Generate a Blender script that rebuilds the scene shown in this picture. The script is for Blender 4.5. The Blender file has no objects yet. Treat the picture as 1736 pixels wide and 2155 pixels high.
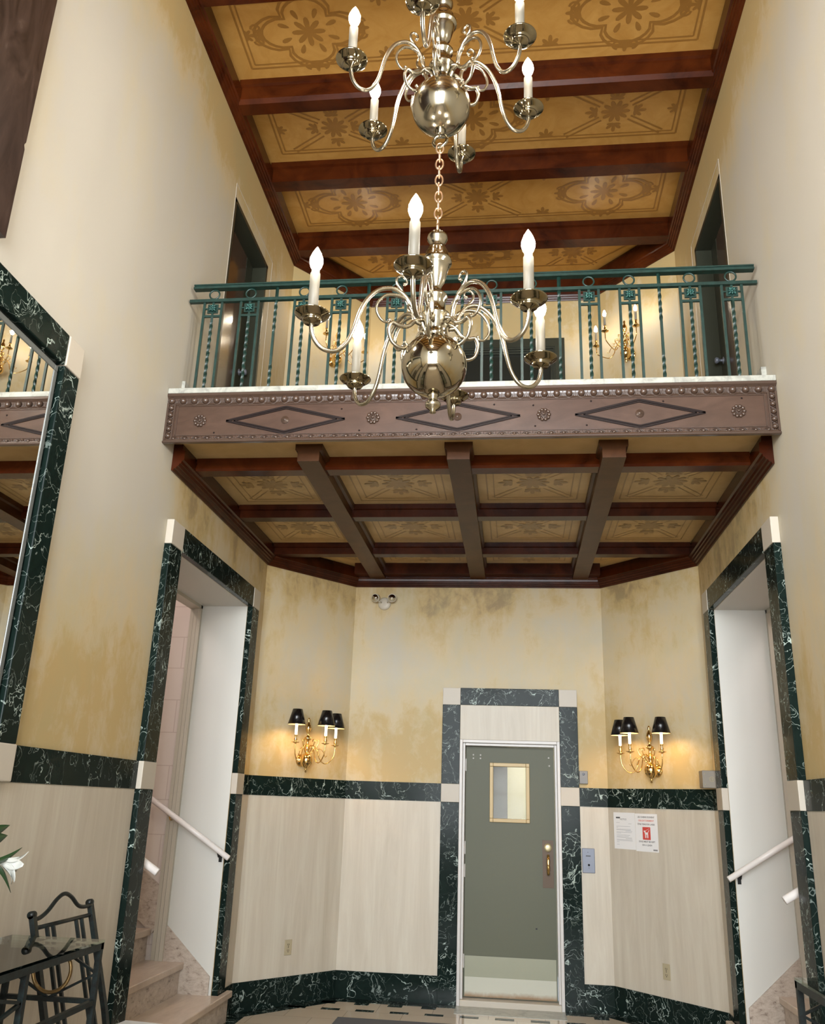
import bpy, bmesh, math, random
from mathutils import Vector, Matrix
random.seed(4)
C = bpy.context.scene.collection
S = bpy.context.scene
PI = math.pi
# ---------------- camera (solved from the photograph, metres, floor z=0) ----------------
WL, WR, D, SP = -2.2313, 1.5643, 8.272, 7.445      # side walls, back wall, y where the splays begin
BL, BR = -1.5564, 0.816
XC = (WL+WR)/2
F = 4.913                                          # balcony front
cam = bpy.data.cameras.new('camera'); co = bpy.data.objects.new('camera', cam); C.objects.link(co)
r = Vector((0.99321735, 0.1116509, 0.03245558)); u = Vector((0.00514906, -0.32109573, 0.94703275)); f = Vector((-0.11615841, 0.94044224, 0.31949274))
M = Matrix(((r.x, u.x, -f.x, 0), (r.y, u.y, -f.y, 0), (r.z, u.z, -f.z, 1.5802), (0, 0, 0, 1)))
co.matrix_world = M
cam.sensor_fit = 'HORIZONTAL'; cam.sensor_width = 36; cam.lens = 36*1830.34/1736; cam.clip_end = 60
S.camera = co
S.view_settings.view_transform = 'Standard'; S.view_settings.look = 'None'; S.view_settings.gamma = 1
S.view_settings.use_curve_mapping = False; S.view_settings.exposure = 1.24
w = bpy.data.worlds.new('world'); S.world = w; w.use_nodes = True
w.node_tree.nodes['Background'].inputs[0].default_value = (0.75, 0.87, 1.0, 1); w.node_tree.nodes['Background'].inputs[1].default_value = 0.8
DAY = 235
def area(name, loc, rot, sx, sy, power, col):
    l = bpy.data.lights.new(name, 'AREA'); l.shape = 'RECTANGLE'; l.size = sx; l.size_y = sy; l.energy = power; l.color = col
    o = bpy.data.objects.new(name, l); o.location = loc; o.rotation_euler = rot; C.objects.link(o); return o
# daylight just outside the three tall windows in the street wall behind the camera
YF = -3.6
WINS = [(-1.58, 1.1), (XC, 1.1), (.913, 1.1)]
for i, (wx, ww) in enumerate(WINS):
    area('daylight', (wx, YF-.25, 3.65), (PI/2, 0, 0), ww, 5.3, DAY, (0.93, 0.96, 1.0))
# ---------------- materials ----------------
def mat(name, col=(.5, .5, .5), rough=.5, metal=0, spec=.5, emit=None, estr=0, coat=0, build=None, trans=0):
    m = bpy.data.materials.new(name); m.use_nodes = True
    nt = m.node_tree; b = nt.nodes['Principled BSDF']
    b.inputs['Base Color'].default_value = (*col, 1); b.inputs['Roughness'].default_value = rough
    b.inputs['Metallic'].default_value = metal; b.inputs['Specular IOR Level'].default_value = spec
    b.inputs['Coat Weight'].default_value = coat; b.inputs['Coat Roughness'].default_value = .08
    b.inputs['Transmission Weight'].default_value = trans
    if emit: b.inputs['Emission Color'].default_value = (*emit, 1); b.inputs['Emission Strength'].default_value = estr
    if build: build(nt, b)
    return m
def N(nt, t, **k):
    n = nt.nodes.new(t)
    for a, v in k.items():
        if a in n.inputs: n.inputs[a].default_value = v
        else: setattr(n, a, v)
    return n
def coords(nt, scale=(1, 1, 1), rot=(0, 0, 0)):
    g = N(nt, 'ShaderNodeNewGeometry'); mp = N(nt, 'ShaderNodeMapping')
    mp.inputs['Scale'].default_value = scale; mp.inputs['Rotation'].default_value = rot
    nt.links.new(g.outputs['Position'], mp.inputs['Vector']); return mp.outputs[0]
def ocoords(nt, scale=(1, 1, 1)):
    g = N(nt, 'ShaderNodeTexCoord'); mp = N(nt, 'ShaderNodeMapping')
    mp.inputs['Scale'].default_value = scale
    nt.links.new(g.outputs['Object'], mp.inputs['Vector']); return mp.outputs[0]
def noise(nt, vec, scale, detail=4, rough=.55, dist=0):
    n = N(nt, 'ShaderNodeTexNoise', Scale=scale, Detail=detail, Roughness=rough, Distortion=dist)
    nt.links.new(vec, n.inputs['Vector']); return n.outputs['Fac']
def ramp(nt, fac, stops):
    n = nt.nodes.new('ShaderNodeValToRGB'); cr = n.color_ramp
    while len(cr.elements) < len(stops): cr.elements.new(.5)
    for e, (p, c) in zip(cr.elements, stops):
        e.position = p; e.color = (*c, 1) if len(c) == 3 else c
    nt.links.new(fac, n.inputs[0]); return n.outputs[0]
def mixc(nt, fac, a, b):
    n = nt.nodes.new('ShaderNodeMix'); n.data_type = 'RGBA'
    for s, v in ((n.inputs['Factor'], fac), (n.inputs['A'], a), (n.inputs['B'], b)):
        pass
    ia = [i for i in n.inputs if i.type == 'RGBA']; iff = n.inputs[0]
    if isinstance(fac, (int, float)): iff.default_value = fac
    else: nt.links.new(fac, iff)
    for s, v in ((ia[0], a), (ia[1], b)):
        if isinstance(v, tuple): s.default_value = (*v, 1)
        else: nt.links.new(v, s)
    return [o for o in n.outputs if o.type == 'RGBA'][0]
def math_(nt, op, a, b=None, c=None, clamp=False):
    n = nt.nodes.new('ShaderNodeMath'); n.operation = op; n.use_clamp = clamp
    for i, v in enumerate((a, b, c)):
        if v is None: continue
        if isinstance(v, (int, float)): n.inputs[i].default_value = v
        else: nt.links.new(v, n.inputs[i])
    return n.outputs[0]
def bump(nt, b, h, s=.1, d=.01):
    n = nt.nodes.new('ShaderNodeBump'); n.inputs['Strength'].default_value = s; n.inputs['Distance'].default_value = d
    nt.links.new(h, n.inputs['Height']); nt.links.new(n.outputs[0], b.inputs['Normal'])
def _plaster(nt, b):
    v = coords(nt, (1, 1, .75)); n1 = noise(nt, v, 1.5, 7, .62, .3)
    v2 = coords(nt, (3.2, 3.2, .55)); n2 = noise(nt, v2, 1.6, 6, .6, .3)
    s = N(nt, 'ShaderNodeSeparateXYZ'); g = N(nt, 'ShaderNodeNewGeometry'); nt.links.new(g.outputs['Position'], s.inputs[0])
    # the painters' ochre glaze: heavier over the dado, in the alcove and beneath the cornice, with soffit shade painted in
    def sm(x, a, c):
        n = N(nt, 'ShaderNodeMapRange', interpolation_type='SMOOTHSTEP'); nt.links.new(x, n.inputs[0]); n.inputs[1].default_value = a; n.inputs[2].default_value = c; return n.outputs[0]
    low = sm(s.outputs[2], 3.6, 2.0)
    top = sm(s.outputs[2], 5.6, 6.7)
    glaze_shade = math_(nt, 'MULTIPLY', math_(nt, 'MULTIPLY', sm(s.outputs[2], 2.75, 3.55), sm(s.outputs[1], 4.9, 5.4)), sm(s.outputs[2], 3.95, 3.8))  # brown glaze streaks plus the shade below the balcony, put into the wall colour
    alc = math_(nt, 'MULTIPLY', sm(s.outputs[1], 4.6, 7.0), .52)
    tot = math_(nt, 'MAXIMUM', math_(nt, 'MAXIMUM', math_(nt, 'MULTIPLY', low, .78), math_(nt, 'MAXIMUM', math_(nt, 'MULTIPLY', top, 1.0), math_(nt, 'MULTIPLY', glaze_shade, .7))), alc)
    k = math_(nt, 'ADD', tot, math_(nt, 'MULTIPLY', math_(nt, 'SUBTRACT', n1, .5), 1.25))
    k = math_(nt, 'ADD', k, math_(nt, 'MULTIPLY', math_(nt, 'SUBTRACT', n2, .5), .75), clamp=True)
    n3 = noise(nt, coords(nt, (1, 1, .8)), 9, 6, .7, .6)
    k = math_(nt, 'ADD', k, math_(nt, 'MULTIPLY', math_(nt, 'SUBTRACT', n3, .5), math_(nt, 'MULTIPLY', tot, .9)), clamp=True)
    k = math_(nt, 'ADD', math_(nt, 'MINIMUM', k, .84), math_(nt, 'MULTIPLY', math_(nt, 'MULTIPLY', glaze_shade, n1), .28), clamp=True)
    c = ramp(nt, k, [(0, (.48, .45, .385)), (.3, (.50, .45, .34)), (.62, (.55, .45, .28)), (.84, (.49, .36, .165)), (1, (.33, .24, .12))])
    gn = ramp(nt, noise(nt, coords(nt, (1, 1, .8), (.3, .2, .1)), 2.3, 5, .6, .5), [(.50, (0, 0, 0)), (.68, (1, 1, 1))])
    c = mixc(nt, math_(nt, 'MULTIPLY', math_(nt, 'MULTIPLY', gn, k), .32), c, (.36, .35, .20))
    nt.links.new(c, b.inputs['Base Color'])
    bump(nt, b, noise(nt, coords(nt, (1, 1, 1)), 60, 3), .05, .004)
def _marble(nt, b, dark=(.004, .007, .006), mid=(.010, .021, .017), vein=(.42, .50, .45)):
    v = coords(nt, (1, 1, 1))
    nz = N(nt, 'ShaderNodeTexNoise', Scale=4.5, Detail=4.0); nt.links.new(v, nz.inputs['Vector'])
    ad = N(nt, 'ShaderNodeVectorMath', operation='MULTIPLY_ADD'); nt.links.new(nz.outputs['Color'], ad.inputs[0]); ad.inputs[1].default_value = (.30, .30, .30); nt.links.new(v, ad.inputs[2])
    def ridge(scale, width, det):
        n = noise(nt, ad.outputs[0], scale, det, .62, .5)
        a = math_(nt, 'ABSOLUTE', math_(nt, 'SUBTRACT', n, .5))
        m = N(nt, 'ShaderNodeMapRange'); nt.links.new(a, m.inputs[0]); m.inputs[1].default_value = 0; m.inputs[2].default_value = width; m.inputs[3].default_value = 1; m.inputs[4].default_value = 0
        return math_(nt, 'POWER', m.outputs[0], 1.6)
    r1 = ridge(3.4, .0075, 3); r2 = ridge(8, .009, 2)
    g = noise(nt, v, 5, 4); msk = ramp(nt, g, [(.46, (0, 0, 0)), (.60, (1, 1, 1))])
    base = mixc(nt, noise(nt, v, 12, 6, .7, 1.2), dark, mid)
    k = math_(nt, 'MULTIPLY', math_(nt, 'ADD', math_(nt, 'MULTIPLY', r1, 1.5), math_(nt, 'MULTIPLY', r2, .9)), math_(nt, 'ADD', math_(nt, 'MULTIPLY', msk, .8), .3), clamp=True)
    nt.links.new(mixc(nt, k, base, vein), b.inputs['Base Color'])
def _travertine(nt, b, pit=.25):
    v = coords(nt, (9, 9, .7)); n1 = noise(nt, v, 1.3, 6, .65, .6)
    v2 = coords(nt, (1, 1, .3)); n2 = noise(nt, v2, 1.2, 3)
    c = ramp(nt, n1, [(.25, (.44, .385, .30)), (.5, (.53, .475, .385)), (.75, (.61, .57, .47))])
    c = mixc(nt, math_(nt, 'MULTIPLY', n2, .35), c, (.48, .42, .335))
    nt.links.new(c, b.inputs['Base Color'])
def _stair(nt, b):
    v = coords(nt, (1.2, 1.2, 2.2)); n1 = noise(nt, v, 14, 8, .8, .4)
    c = ramp(nt, n1, [(.36, (.16, .12, .09)), (.43, (.40, .33, .27)), (.6, (.52, .45, .38))])
    nt.links.new(c, b.inputs['Base Color'])
def wood(dark, light, sc=(1, 1, 1)):
    def _w(nt, b):
        v = ocoords(nt, sc); n = noise(nt, v, 4, 6, .6, 1.5)
        nt.links.new(ramp(nt, n, [(.3, dark), (.7, light)]), b.inputs['Base Color'])
    return _w
def _blocks(nt, b):
    tc = N(nt, 'ShaderNodeNewGeometry'); s = N(nt, 'ShaderNodeSeparateXYZ'); nt.links.new(tc.outputs['Position'], s.inputs[0])
    cb = N(nt, 'ShaderNodeCombineXYZ'); nt.links.new(math_(nt, 'ADD', s.outputs[0], s.outputs[1]), cb.inputs[0]); nt.links.new(s.outputs[2], cb.inputs[1])
    br = N(nt, 'ShaderNodeTexBrick'); nt.links.new(cb.outputs[0], br.inputs['Vector'])
    br.inputs['Scale'].default_value = 1; br.inputs['Brick Width'].default_value = .5; br.inputs['Row Height'].default_value = .26; br.inputs['Mortar Size'].default_value = .004
    br.inputs['Color1'].default_value = (.66, .58, .52, 1); br.inputs['Color2'].default_value = (.65, .575, .52, 1); br.inputs['Mortar'].default_value = (.54, .45, .40, 1)
    nt.links.new(br.outputs['Color'], b.inputs['Base Color'])
    bump(nt, b, br.outputs['Fac'], -.5, .004)
def _wire(nt, b):
    g = N(nt, 'ShaderNodeNewGeometry'); s = N(nt, 'ShaderNodeSeparateXYZ'); nt.links.new(g.outputs['Position'], s.inputs[0])
    fs = []
    for i in (0, 2):
        m = math_(nt, 'FRACT', math_(nt, 'MULTIPLY', s.outputs[i], 1/.0125)); fs.append(math_(nt, 'LESS_THAN', m, .09))
    w_ = math_(nt, 'MAXIMUM', fs[0], fs[1])
    t = N(nt, 'ShaderNodeBsdfTransparent'); mx = N(nt, 'ShaderNodeMixShader'); gl = N(nt, 'ShaderNodeBsdfGlossy'); gl.inputs['Roughness'].default_value = .03
    mg = N(nt, 'ShaderNodeMixShader'); mg.inputs[0].default_value = .004; nt.links.new(t.outputs[0], mg.inputs[1]); nt.links.new(gl.outputs[0], mg.inputs[2])
    nt.links.new(w_, mx.inputs[0]); nt.links.new(mg.outputs[0], mx.inputs[1]); nt.links.new(b.outputs[0], mx.inputs[2])
    nt.links.new(mx.outputs[0], nt.nodes['Material Output'].inputs[0])
def _glass(tint, refl):
    def g_(nt, b):
        t = N(nt, 'ShaderNodeBsdfTransparent'); t.inputs[0].default_value = (*tint, 1)
        gl = N(nt, 'ShaderNodeBsdfGlossy'); gl.inputs['Roughness'].default_value = .015
        fr = N(nt, 'ShaderNodeFresnel'); fr.inputs[0].default_value = 1.5
        k = math_(nt, 'ADD', fr.outputs[0], refl, clamp=True)
        mx = N(nt, 'ShaderNodeMixShader'); nt.links.new(k, mx.inputs[0]); nt.links.new(t.outputs[0], mx.inputs[1]); nt.links.new(gl.outputs[0], mx.inputs[2])
        nt.links.new(mx.outputs[0], nt.nodes['Material Output'].inputs[0])
    return g_
def _floor(nt, b):
    g = N(nt, 'ShaderNodeNewGeometry')
    br = N(nt, 'ShaderNodeTexBrick'); nt.links.new(g.outputs['Position'], br.inputs['Vector'])
    br.inputs['Scale'].default_value = 1; br.inputs['Brick Width'].default_value = .45; br.inputs['Row Height'].default_value = .3; br.inputs['Mortar Size'].default_value = .002
    br.inputs['Color1'].default_value = (.60, .50, .38, 1); br.inputs['Color2'].default_value = (.55, .47, .37, 1); br.inputs['Mortar'].default_value = (.3, .25, .2, 1)
    nt.links.new(br.outputs['Color'], b.inputs['Base Color'])
def _kick(nt, b):
    v = coords(nt, (1, 1, 1)); n = noise(nt, v, 7, 6, .7, .5)
    s = N(nt, 'ShaderNodeSeparateXYZ'); g = N(nt, 'ShaderNodeNewGeometry'); nt.links.new(g.outputs['Position'], s.inputs[0])
    m = N(nt, 'ShaderNodeMapRange'); nt.links.new(math_(nt, 'ADD', s.outputs[2], math_(nt, 'MULTIPLY', n, -.06)), m.inputs[0]); m.inputs[1].default_value = .075; m.inputs[2].default_value = .035
    nt.links.new(mixc(nt, m.outputs[0], (.44, .43, .35), (.22, .13, .06)), b.inputs['Base Color'])
def _patina(nt, b):
    n = noise(nt, coords(nt), 40, 5, .7)
    nt.links.new(ramp(nt, n, [(.4, (.006, .0065, .006)), (.7, (.012, .022, .022))]), b.inputs['Base Color'])
def _darkpanel(nt, b):
    v = coords(nt, (1, 3, .8)); n = noise(nt, v, 2.2, 7, .7, 2.0)
    nt.links.new(ramp(nt, n, [(.3, (.010, .005, .004)), (.6, (.05, .030, .024)), (.75, (.12, .09, .075))]), b.inputs['Base Color'])
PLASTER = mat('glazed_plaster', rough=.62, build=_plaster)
MARBLE = mat('green_marble', rough=.16, spec=.07, build=_marble)
TRAV = mat('travertine', rough=.38, spec=.35, build=_travertine)
CREAM = mat('cream_stone', (.50, .45, .375), .4, spec=.3)
CAPST = mat('white_marble', (.5, .48, .42), .35, build=lambda nt, b: nt.links.new(ramp(nt, noise(nt, coords(nt), 9, 6, .7, 1.5), [(.35, (.26, .26, .23)), (.55, (.42, .42, .37))]), b.inputs['Base Color']))
STAIR = mat('stair_travertine', rough=.4, build=_stair)
TREAD = mat('tread_stone', (.60, .46, .36), .3, build=lambda nt, b: nt.links.new(ramp(nt, noise(nt, coords(nt, (6, 1.2, 1)), 3, 6, .7, .5), [(.3, (.42, .33, .26)), (.6, (.54, .44, .35))]), b.inputs['Base Color']))
MAHOG = mat('mahogany', rough=.22, spec=.22, build=wood((.026, .0040, .0010), (.080, .016, .0030), (.6, .6, .6)))
BROWNW = mat('brown_wood', rough=.36, spec=.2, build=wood((.040, .014, .004), (.078, .030, .010), (.8, .8, .8)))
FASCIA = mat('fascia_wood', rough=.27, spec=.6, build=wood((.052, .026, .016), (.082, .043, .028), (.8, .8, 2)))
CARVE = mat('carved_brown_wood', (.06, .034, .023), .28, coat=.4)
DARKL = mat('dark_carved_line', (.010, .004, .003), .5, spec=.2)
PANEL = mat('ochre_panel', rough=.26, spec=.32, build=wood((.46, .235, .055), (.56, .31, .085), (1, 1, 1)))
SPANEL = mat('soffit_panel_ochre', rough=.3, spec=.25, build=wood((.46, .31, .13), (.56, .39, .18), (1, 1, 1)))
SSTEN = mat('soffit_stencil', (.30, .19, .07), .35)
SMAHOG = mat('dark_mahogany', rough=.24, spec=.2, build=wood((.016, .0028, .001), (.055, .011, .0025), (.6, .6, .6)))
STEN = mat('brown_stencil', (.31, .150, .034), .3, spec=.3)
BRASS = mat('pale_brass', (.38, .335, .245), .14, 1, build=lambda nt, b: nt.links.new(ramp(nt, noise(nt, coords(nt), 14, 4), [(.35, (.10, .10, .10)), (.7, (.26, .26, .26))]), b.inputs['Roughness']))
GLOBE = mat('dark_globe_brass', (.36, .31, .22), .10, 1)
BRASSD = mat('dark_brass', (.22, .18, .11), .10, 1)
BRASSA = mat('arm_brass', (.34, .30, .225), .26, 1)
GOLD = mat('polished_brass', (.78, .52, .20), .12, 1)
CHAINM = mat('coppery_brass', (.80, .56, .38), .3, 1)
CANDLE = mat('candle_sleeve', (.22, .195, .15), .5)
BULB = mat('lit_bulb', (1, 1, 1), .4, emit=(1, .93, .83), estr=105)
SBULB = mat('lit_shaded_bulb', (1, 1, 1), .4, emit=(1, .70, .33), estr=85)
UBULB = mat('lit_upper_bulb', (1, 1, 1), .4, emit=(1, .86, .66), estr=48)
SLEEVEW = mat('glowing_candle_sleeve', (.9, .85, .75), .5, emit=(1, .9, .7), estr=1.2)
SHADE = mat('black_shade', (.006, .005, .005), .25)
SHADEIN = mat('shade_lining', (.75, .62, .45), .45)
GREEN = mat('green_iron', rough=.38, spec=.6, build=lambda nt, b: nt.links.new(ramp(nt, noise(nt, coords(nt), 30, 4), [(.35, (.003, .021, .016)), (.7, (.008, .038, .030))]), b.inputs['Base Color']))
GREENL = mat('light_green_iron', (.05, .20, .18), .35, build=lambda nt, b: nt.links.new(ramp(nt, noise(nt, coords(nt), 90, 4), [(.42, (.004, .024, .020)), (.62, (.035, .14, .12))]), b.inputs['Base Color']))
OLIVE = mat('olive_paint', (.112, .115, .078), .45, spec=.22)
OLIVED = mat('dark_olive_paint', (.030, .032, .020), .35)
BROWNDOOR = mat('glossy_brown_door', (.075, .042, .028), .18, coat=.5)
METALFR = mat('door_frame_paint', (.56, .53, .50), .35)
KICK = mat('kick_plate_metal', rough=.4, metal=.15, build=_kick)
BRASSFR = mat('window_frame_brass', (.36, .25, .10), .4, .1)
WIRE = mat('wired_glass', (.40, .38, .33), .5, build=_wire)
GLASS = mat('table_glass', build=_glass((.86, .93, .89), .04))
WGLASS = mat('window_glass', build=_glass((.97, .98, .98), 0))
MIRR = mat('mirror_silver', (.86, .86, .84), .01, 1)
BEVEL = mat('bevelled_mirror', (.16, .17, .165), .35, .3)
WHITEW = mat('white_wall', (.60, .595, .55), .5)
BLOCK = mat('painted_block', rough=.6, build=_blocks)
POSTM = mat('grey_metal_post', (.46, .42, .34), .4)
RAILW = mat('white_handrail', (.80, .76, .73), .3)
BLACK = mat('black_metal', (.012, .012, .012), .35, .3)
IRON = mat('patinated_iron', rough=.38, metal=0, spec=.35, build=_patina)
RINGB = mat('bronze_ring', (.30, .20, .09), .3, .9)
FLOORM = mat('floor_tile', rough=.12, build=_floor)
STEEL = mat('brushed_steel', (.17, .185, .225), .45, .3)
GREYP = mat('grey_plastic', (.16, .15, .14), .4)
BEIGEP = mat('beige_plastic', (.40, .34, .22), .45)
PAPER = mat('paper', (.74, .73, .72), .6)
INK = mat('grey_ink', (.09, .09, .09), .6)
RED = mat('red_ink', (.55, .06, .045), .6)
REDT = mat('red_text_ink', (.62, .16, .12), .6)
LEAF = mat('leaf_green', (.022, .065, .022), .35)
PETAL = mat('white_petal', (.5, .5, .46), .5)
YEL = mat('yellow_petal', (.75, .60, .25), .5)
DPANEL = mat('dark_streaked_wood', rough=.35, build=_darkpanel)
LAMPHEAD = mat('cream_lamp_plastic', (.50, .45, .36), .4)
CHROME = mat('chrome_reflector', (.8, .8, .8), .12, 1)
PORCEL = mat('blue_white_porcelain', (.6, .62, .66), .2)
MATGREY = mat('grey_mat', (.07, .075, .085), .8)
# ---------------- mesh helpers ----------------
class MB:
    def __init__(s): s.v = []; s.f = []; s.sm = []; s.mi = []
    def add(s, vs, fs, smooth=False, mi=0):
        o = len(s.v); s.v += [tuple(v) for v in vs]
        for q in fs: s.f.append(tuple(o+i for i in q)); s.sm.append(smooth); s.mi.append(mi)
        return s
    def box(s, x0, x1, y0, y1, z0, z1, mi=0, bev=0):
        if x0 > x1: x0, x1 = x1, x0
        if y0 > y1: y0, y1 = y1, y0
        v = [(x0, y0, z0), (x1, y0, z0), (x1, y1, z0), (x0, y1, z0), (x0, y0, z1), (x1, y0, z1), (x1, y1, z1), (x0, y1, z1)]
        return s.add(v, [(3, 2, 1, 0), (4, 5, 6, 7), (0, 1, 5, 4), (1, 2, 6, 5), (2, 3, 7, 6), (3, 0, 4, 7)], mi=mi)
    def obox(s, c, ax, ay, az, hx, hy, hz, mi=0):
        c, ax, ay, az = map(Vector, (c, ax, ay, az)); v = []
        for k in (-1, 1):
            for i, j in ((-1, -1), (1, -1), (1, 1), (-1, 1)): v.append(c+ax*hx*i+ay*hy*j+az*hz*k)
        return s.add(v, [(3, 2, 1, 0), (4, 5, 6, 7), (0, 1, 5, 4), (1, 2, 6, 5), (2, 3, 7, 6), (3, 0, 4, 7)], mi=mi)
    def bar(s, p, q, wd, dp, up=(0, 0, 1), mi=0):
        p, q = Vector(p), Vector(q); d = (q-p); L = d.length; d.normalize(); upv = Vector(up)
        if abs(d.dot(upv)) > .99: upv = Vector((0, 1, 0))
        a = d.cross(upv).normalized(); b = a.cross(d).normalized()
        return s.obox((p+q)/2, d, a, b, L/2, wd/2, dp/2, mi)
    def tube(s, pts, rad, n=8, closed=False, mi=0):
        pts = [Vector(p) for p in pts]; m = len(pts); rs = rad if isinstance(rad, (list, tuple)) else [rad]*m
        prev = None; vs = []
        for i, p in enumerate(pts):
            if closed: t = (pts[(i+1) % m]-pts[i-1])
            else: t = pts[min(i+1, m-1)]-pts[max(i-1, 0)]
            t.normalize()
            if prev is None:
                a = t.orthogonal().normalized()
            else:
                a = (prev-t*prev.dot(t)); a = a.normalized() if a.length > 1e-6 else t.orthogonal().normalized()
            prev = a; b = t.cross(a)
            for k in range(n):
                th = 2*PI*k/n; vs.append(p+(a*math.cos(th)+b*math.sin(th))*rs[i])
        fs = []
        for i in range(m if closed else m-1):
            j = (i+1) % m
            for k in range(n): fs.append((i*n+k, i*n+(k+1) % n, j*n+(k+1) % n, j*n+k))
        if not closed: fs += [tuple(range(n-1, -1, -1)), tuple(range((m-1)*n, m*n))]
        return s.add(vs, fs, True, mi)
    def lathe(s, prof, c=(0, 0, 0), n=24, mi=0, axis=(0, 0, 1)):
        z = Vector(axis).normalized(); a = z.orthogonal().normalized(); b = z.cross(a); c = Vector(c); vs = []
        for rr, h in prof:
            for k in range(n):
                th = 2*PI*k/n; vs.append(c+z*h+(a*math.cos(th)+b*math.sin(th))*max(rr, 1e-4))
        fs = [(i*n+k, i*n+(k+1) % n, (i+1)*n+(k+1) % n, (i+1)*n+k) for i in range(len(prof)-1) for k in range(n)]
        fs += [tuple(range(n-1, -1, -1)), tuple(range((len(prof)-1)*n, len(prof)*n))]
        return s.add(vs, fs, True, mi)
    def ball(s, c, rx, ry=None, rz=None, n=12, mi=0):
        ry = ry or rx; rz = rz or rx; vs = []; h = n//2+1
        for i in range(h+1):
            ph = PI*i/h
            for k in range(n):
                th = 2*PI*k/n; sp = max(math.sin(ph), 1e-3); vs.append((c[0]+rx*sp*math.cos(th), c[1]+ry*sp*math.sin(th), c[2]+rz*math.cos(ph)))
        return s.add(vs, [(i*n+(k+1) % n, i*n+k, (i+1)*n+k, (i+1)*n+(k+1) % n)[::-1] for i in range(h) for k in range(n)], True, mi)
    def torus(s, c, R, rr, axis=(0, 1, 0), n=24, m=8, mi=0, sz=1):
        z = Vector(axis).normalized(); a = z.orthogonal().normalized()
        if abs(z.z) < .5: a = Vector((0, 0, 1))
        b = z.cross(a)
        return s.tube([Vector(c)+a*math.cos(2*PI*k/n)*R*sz+b*math.sin(2*PI*k/n)*R for k in range(n)], rr, m, True, mi)
    def prism(s, poly, d0, d1, plane='xz', mi=0):
        P = {'xz': lambda a, b, d: (a, d, b), 'yz': lambda a, b, d: (d, a, b), 'xy': lambda a, b, d: (a, b, d)}[plane]
        n = len(poly); vs = [P(a, b, d0) for a, b in poly]+[P(a, b, d1) for a, b in poly]
        return s.add(vs, [tuple(range(n)), tuple(range(2*n-1, n-1, -1))]+[(i, i+n, (i+1) % n+n, (i+1) % n) for i in range(n)], mi=mi)
    def sweep(s, path, prof, mi=0):
        # path: plan points walked with the room on the right-hand side; prof: (offset into room, z), closed polygon
        path = [Vector((p[0], p[1])) for p in path]; m = len(path); n = len(prof); vs = []
        nr = []
        for i in range(m-1):
            d = (path[i+1]-path[i]).normalized(); nr.append(Vector((d.y, -d.x)))
        for i, p in enumerate(path):
            a = nr[max(i-1, 0)]; b = nr[min(i, m-2)]; h = (a+b).normalized(); h = h/max(h.dot(a), .2)
            for o, z in prof: vs.append((p.x+h.x*o, p.y+h.y*o, z))
        fs = [(i*n+k, i*n+(k+1) % n, (i+1)*n+(k+1) % n, (i+1)*n+k) for i in range(m-1) for k in range(n)]
        fs += [tuple(range(n-1, -1, -1)), tuple(range((m-1)*n, m*n))]
        return s.add(vs, fs, mi=mi)
    def build(s, name, mats, parent=None, kind=None, loc=None, fix=True, bevel=0):
        me = bpy.data.meshes.new(name); me.from_pydata(s.v, [], s.f)
        for p, a, b in zip(me.polygons, s.sm, s.mi): p.use_smooth = a; p.material_index = b
        for m_ in (mats if isinstance(mats, (list, tuple)) else [mats]): me.materials.append(m_)
        if fix:
            bm = bmesh.new(); bm.from_mesh(me); bmesh.ops.recalc_face_normals(bm, faces=bm.faces); bm.to_mesh(me); bm.free()
        me.update()
        o = bpy.data.objects.new(name, me); C.objects.link(o)
        if loc: o.location = loc
        if parent: o.parent = parent
        if kind: o['kind'] = kind
        if bevel:
            md = o.modifiers.new('bevel', 'BEVEL'); md.width = bevel; md.segments = 2; md.limit_method = 'ANGLE'
        return o
def thing(name, label, cat, loc=(0, 0, 0), group=None, rz=0):
    o = bpy.data.objects.new(name, None); C.objects.link(o); o.location = loc; o.rotation_euler = (0, 0, rz)
    o['label'] = label; o['category'] = cat
    if group: o['group'] = group
    return o
def tag(o, label, cat, group=None):
    o['label'] = label; o['category'] = cat
    if group: o['group'] = group
    return o
def root(name, kind='structure', loc=(0, 0, 0)):
    o = bpy.data.objects.new(name, None); C.objects.link(o); o.location = loc; o['kind'] = kind; return o
def rects(y0, y1, z0, z1, holes):
    ys = sorted({y0, y1, *[v for h in holes for v in h[:2]]}); zs = sorted({z0, z1, *[v for h in holes for v in h[2:]]}); out = []
    for a, b in zip(ys, ys[1:]):
        for c, d in zip(zs, zs[1:]):
            my, mz = (a+b)/2, (c+d)/2
            if not any(h[0] < my < h[1] and h[2] < mz < h[3] for h in holes): out.append((a, b, c, d))
    return out
mx = lambda x, side: x if side < 0 else 2*XC-x      # mirror a left-hand x to the right-hand side
# ================= STRUCTURE =================
ZB1, ZB2, ZBA, ZC, ZTOP = 1.778, 1.62, .2134, 7.06, 7.4
FRZ = 4.10                                           # upper floor level
MB().box(WL-3, WR+3, YF-.3, D+.3, -.1, 0).build('floor', FLOORM, kind='structure')
YJ0, YJ1, YJ2, YJ3 = 5.134, 5.334, 6.984, 7.169       # stair doorway surround
ZL0, ZL1 = 3.123, 3.286
UD = (5.66, 6.62, FRZ, 6.21)                         # upper door opening
for side, nm in ((-1, 'wall_left'), (1, 'wall_right')):
    m = MB()
    for a, b, c, d in rects(YF, SP, 0, ZTOP, [(YJ1, YJ2, 0, ZL0), UD]):
        m.box(mx(WL, side), mx(WL-.12, side), a, b, c, d)
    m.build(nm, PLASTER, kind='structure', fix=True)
m = MB()
for p, q in (((WL, SP), (BL, D)), ((BR, D), (WR, SP))):
    m.sweep([p, q], [(0, 0), (0, ZTOP), (-.1, ZTOP), (-.1, 0)])
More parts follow.
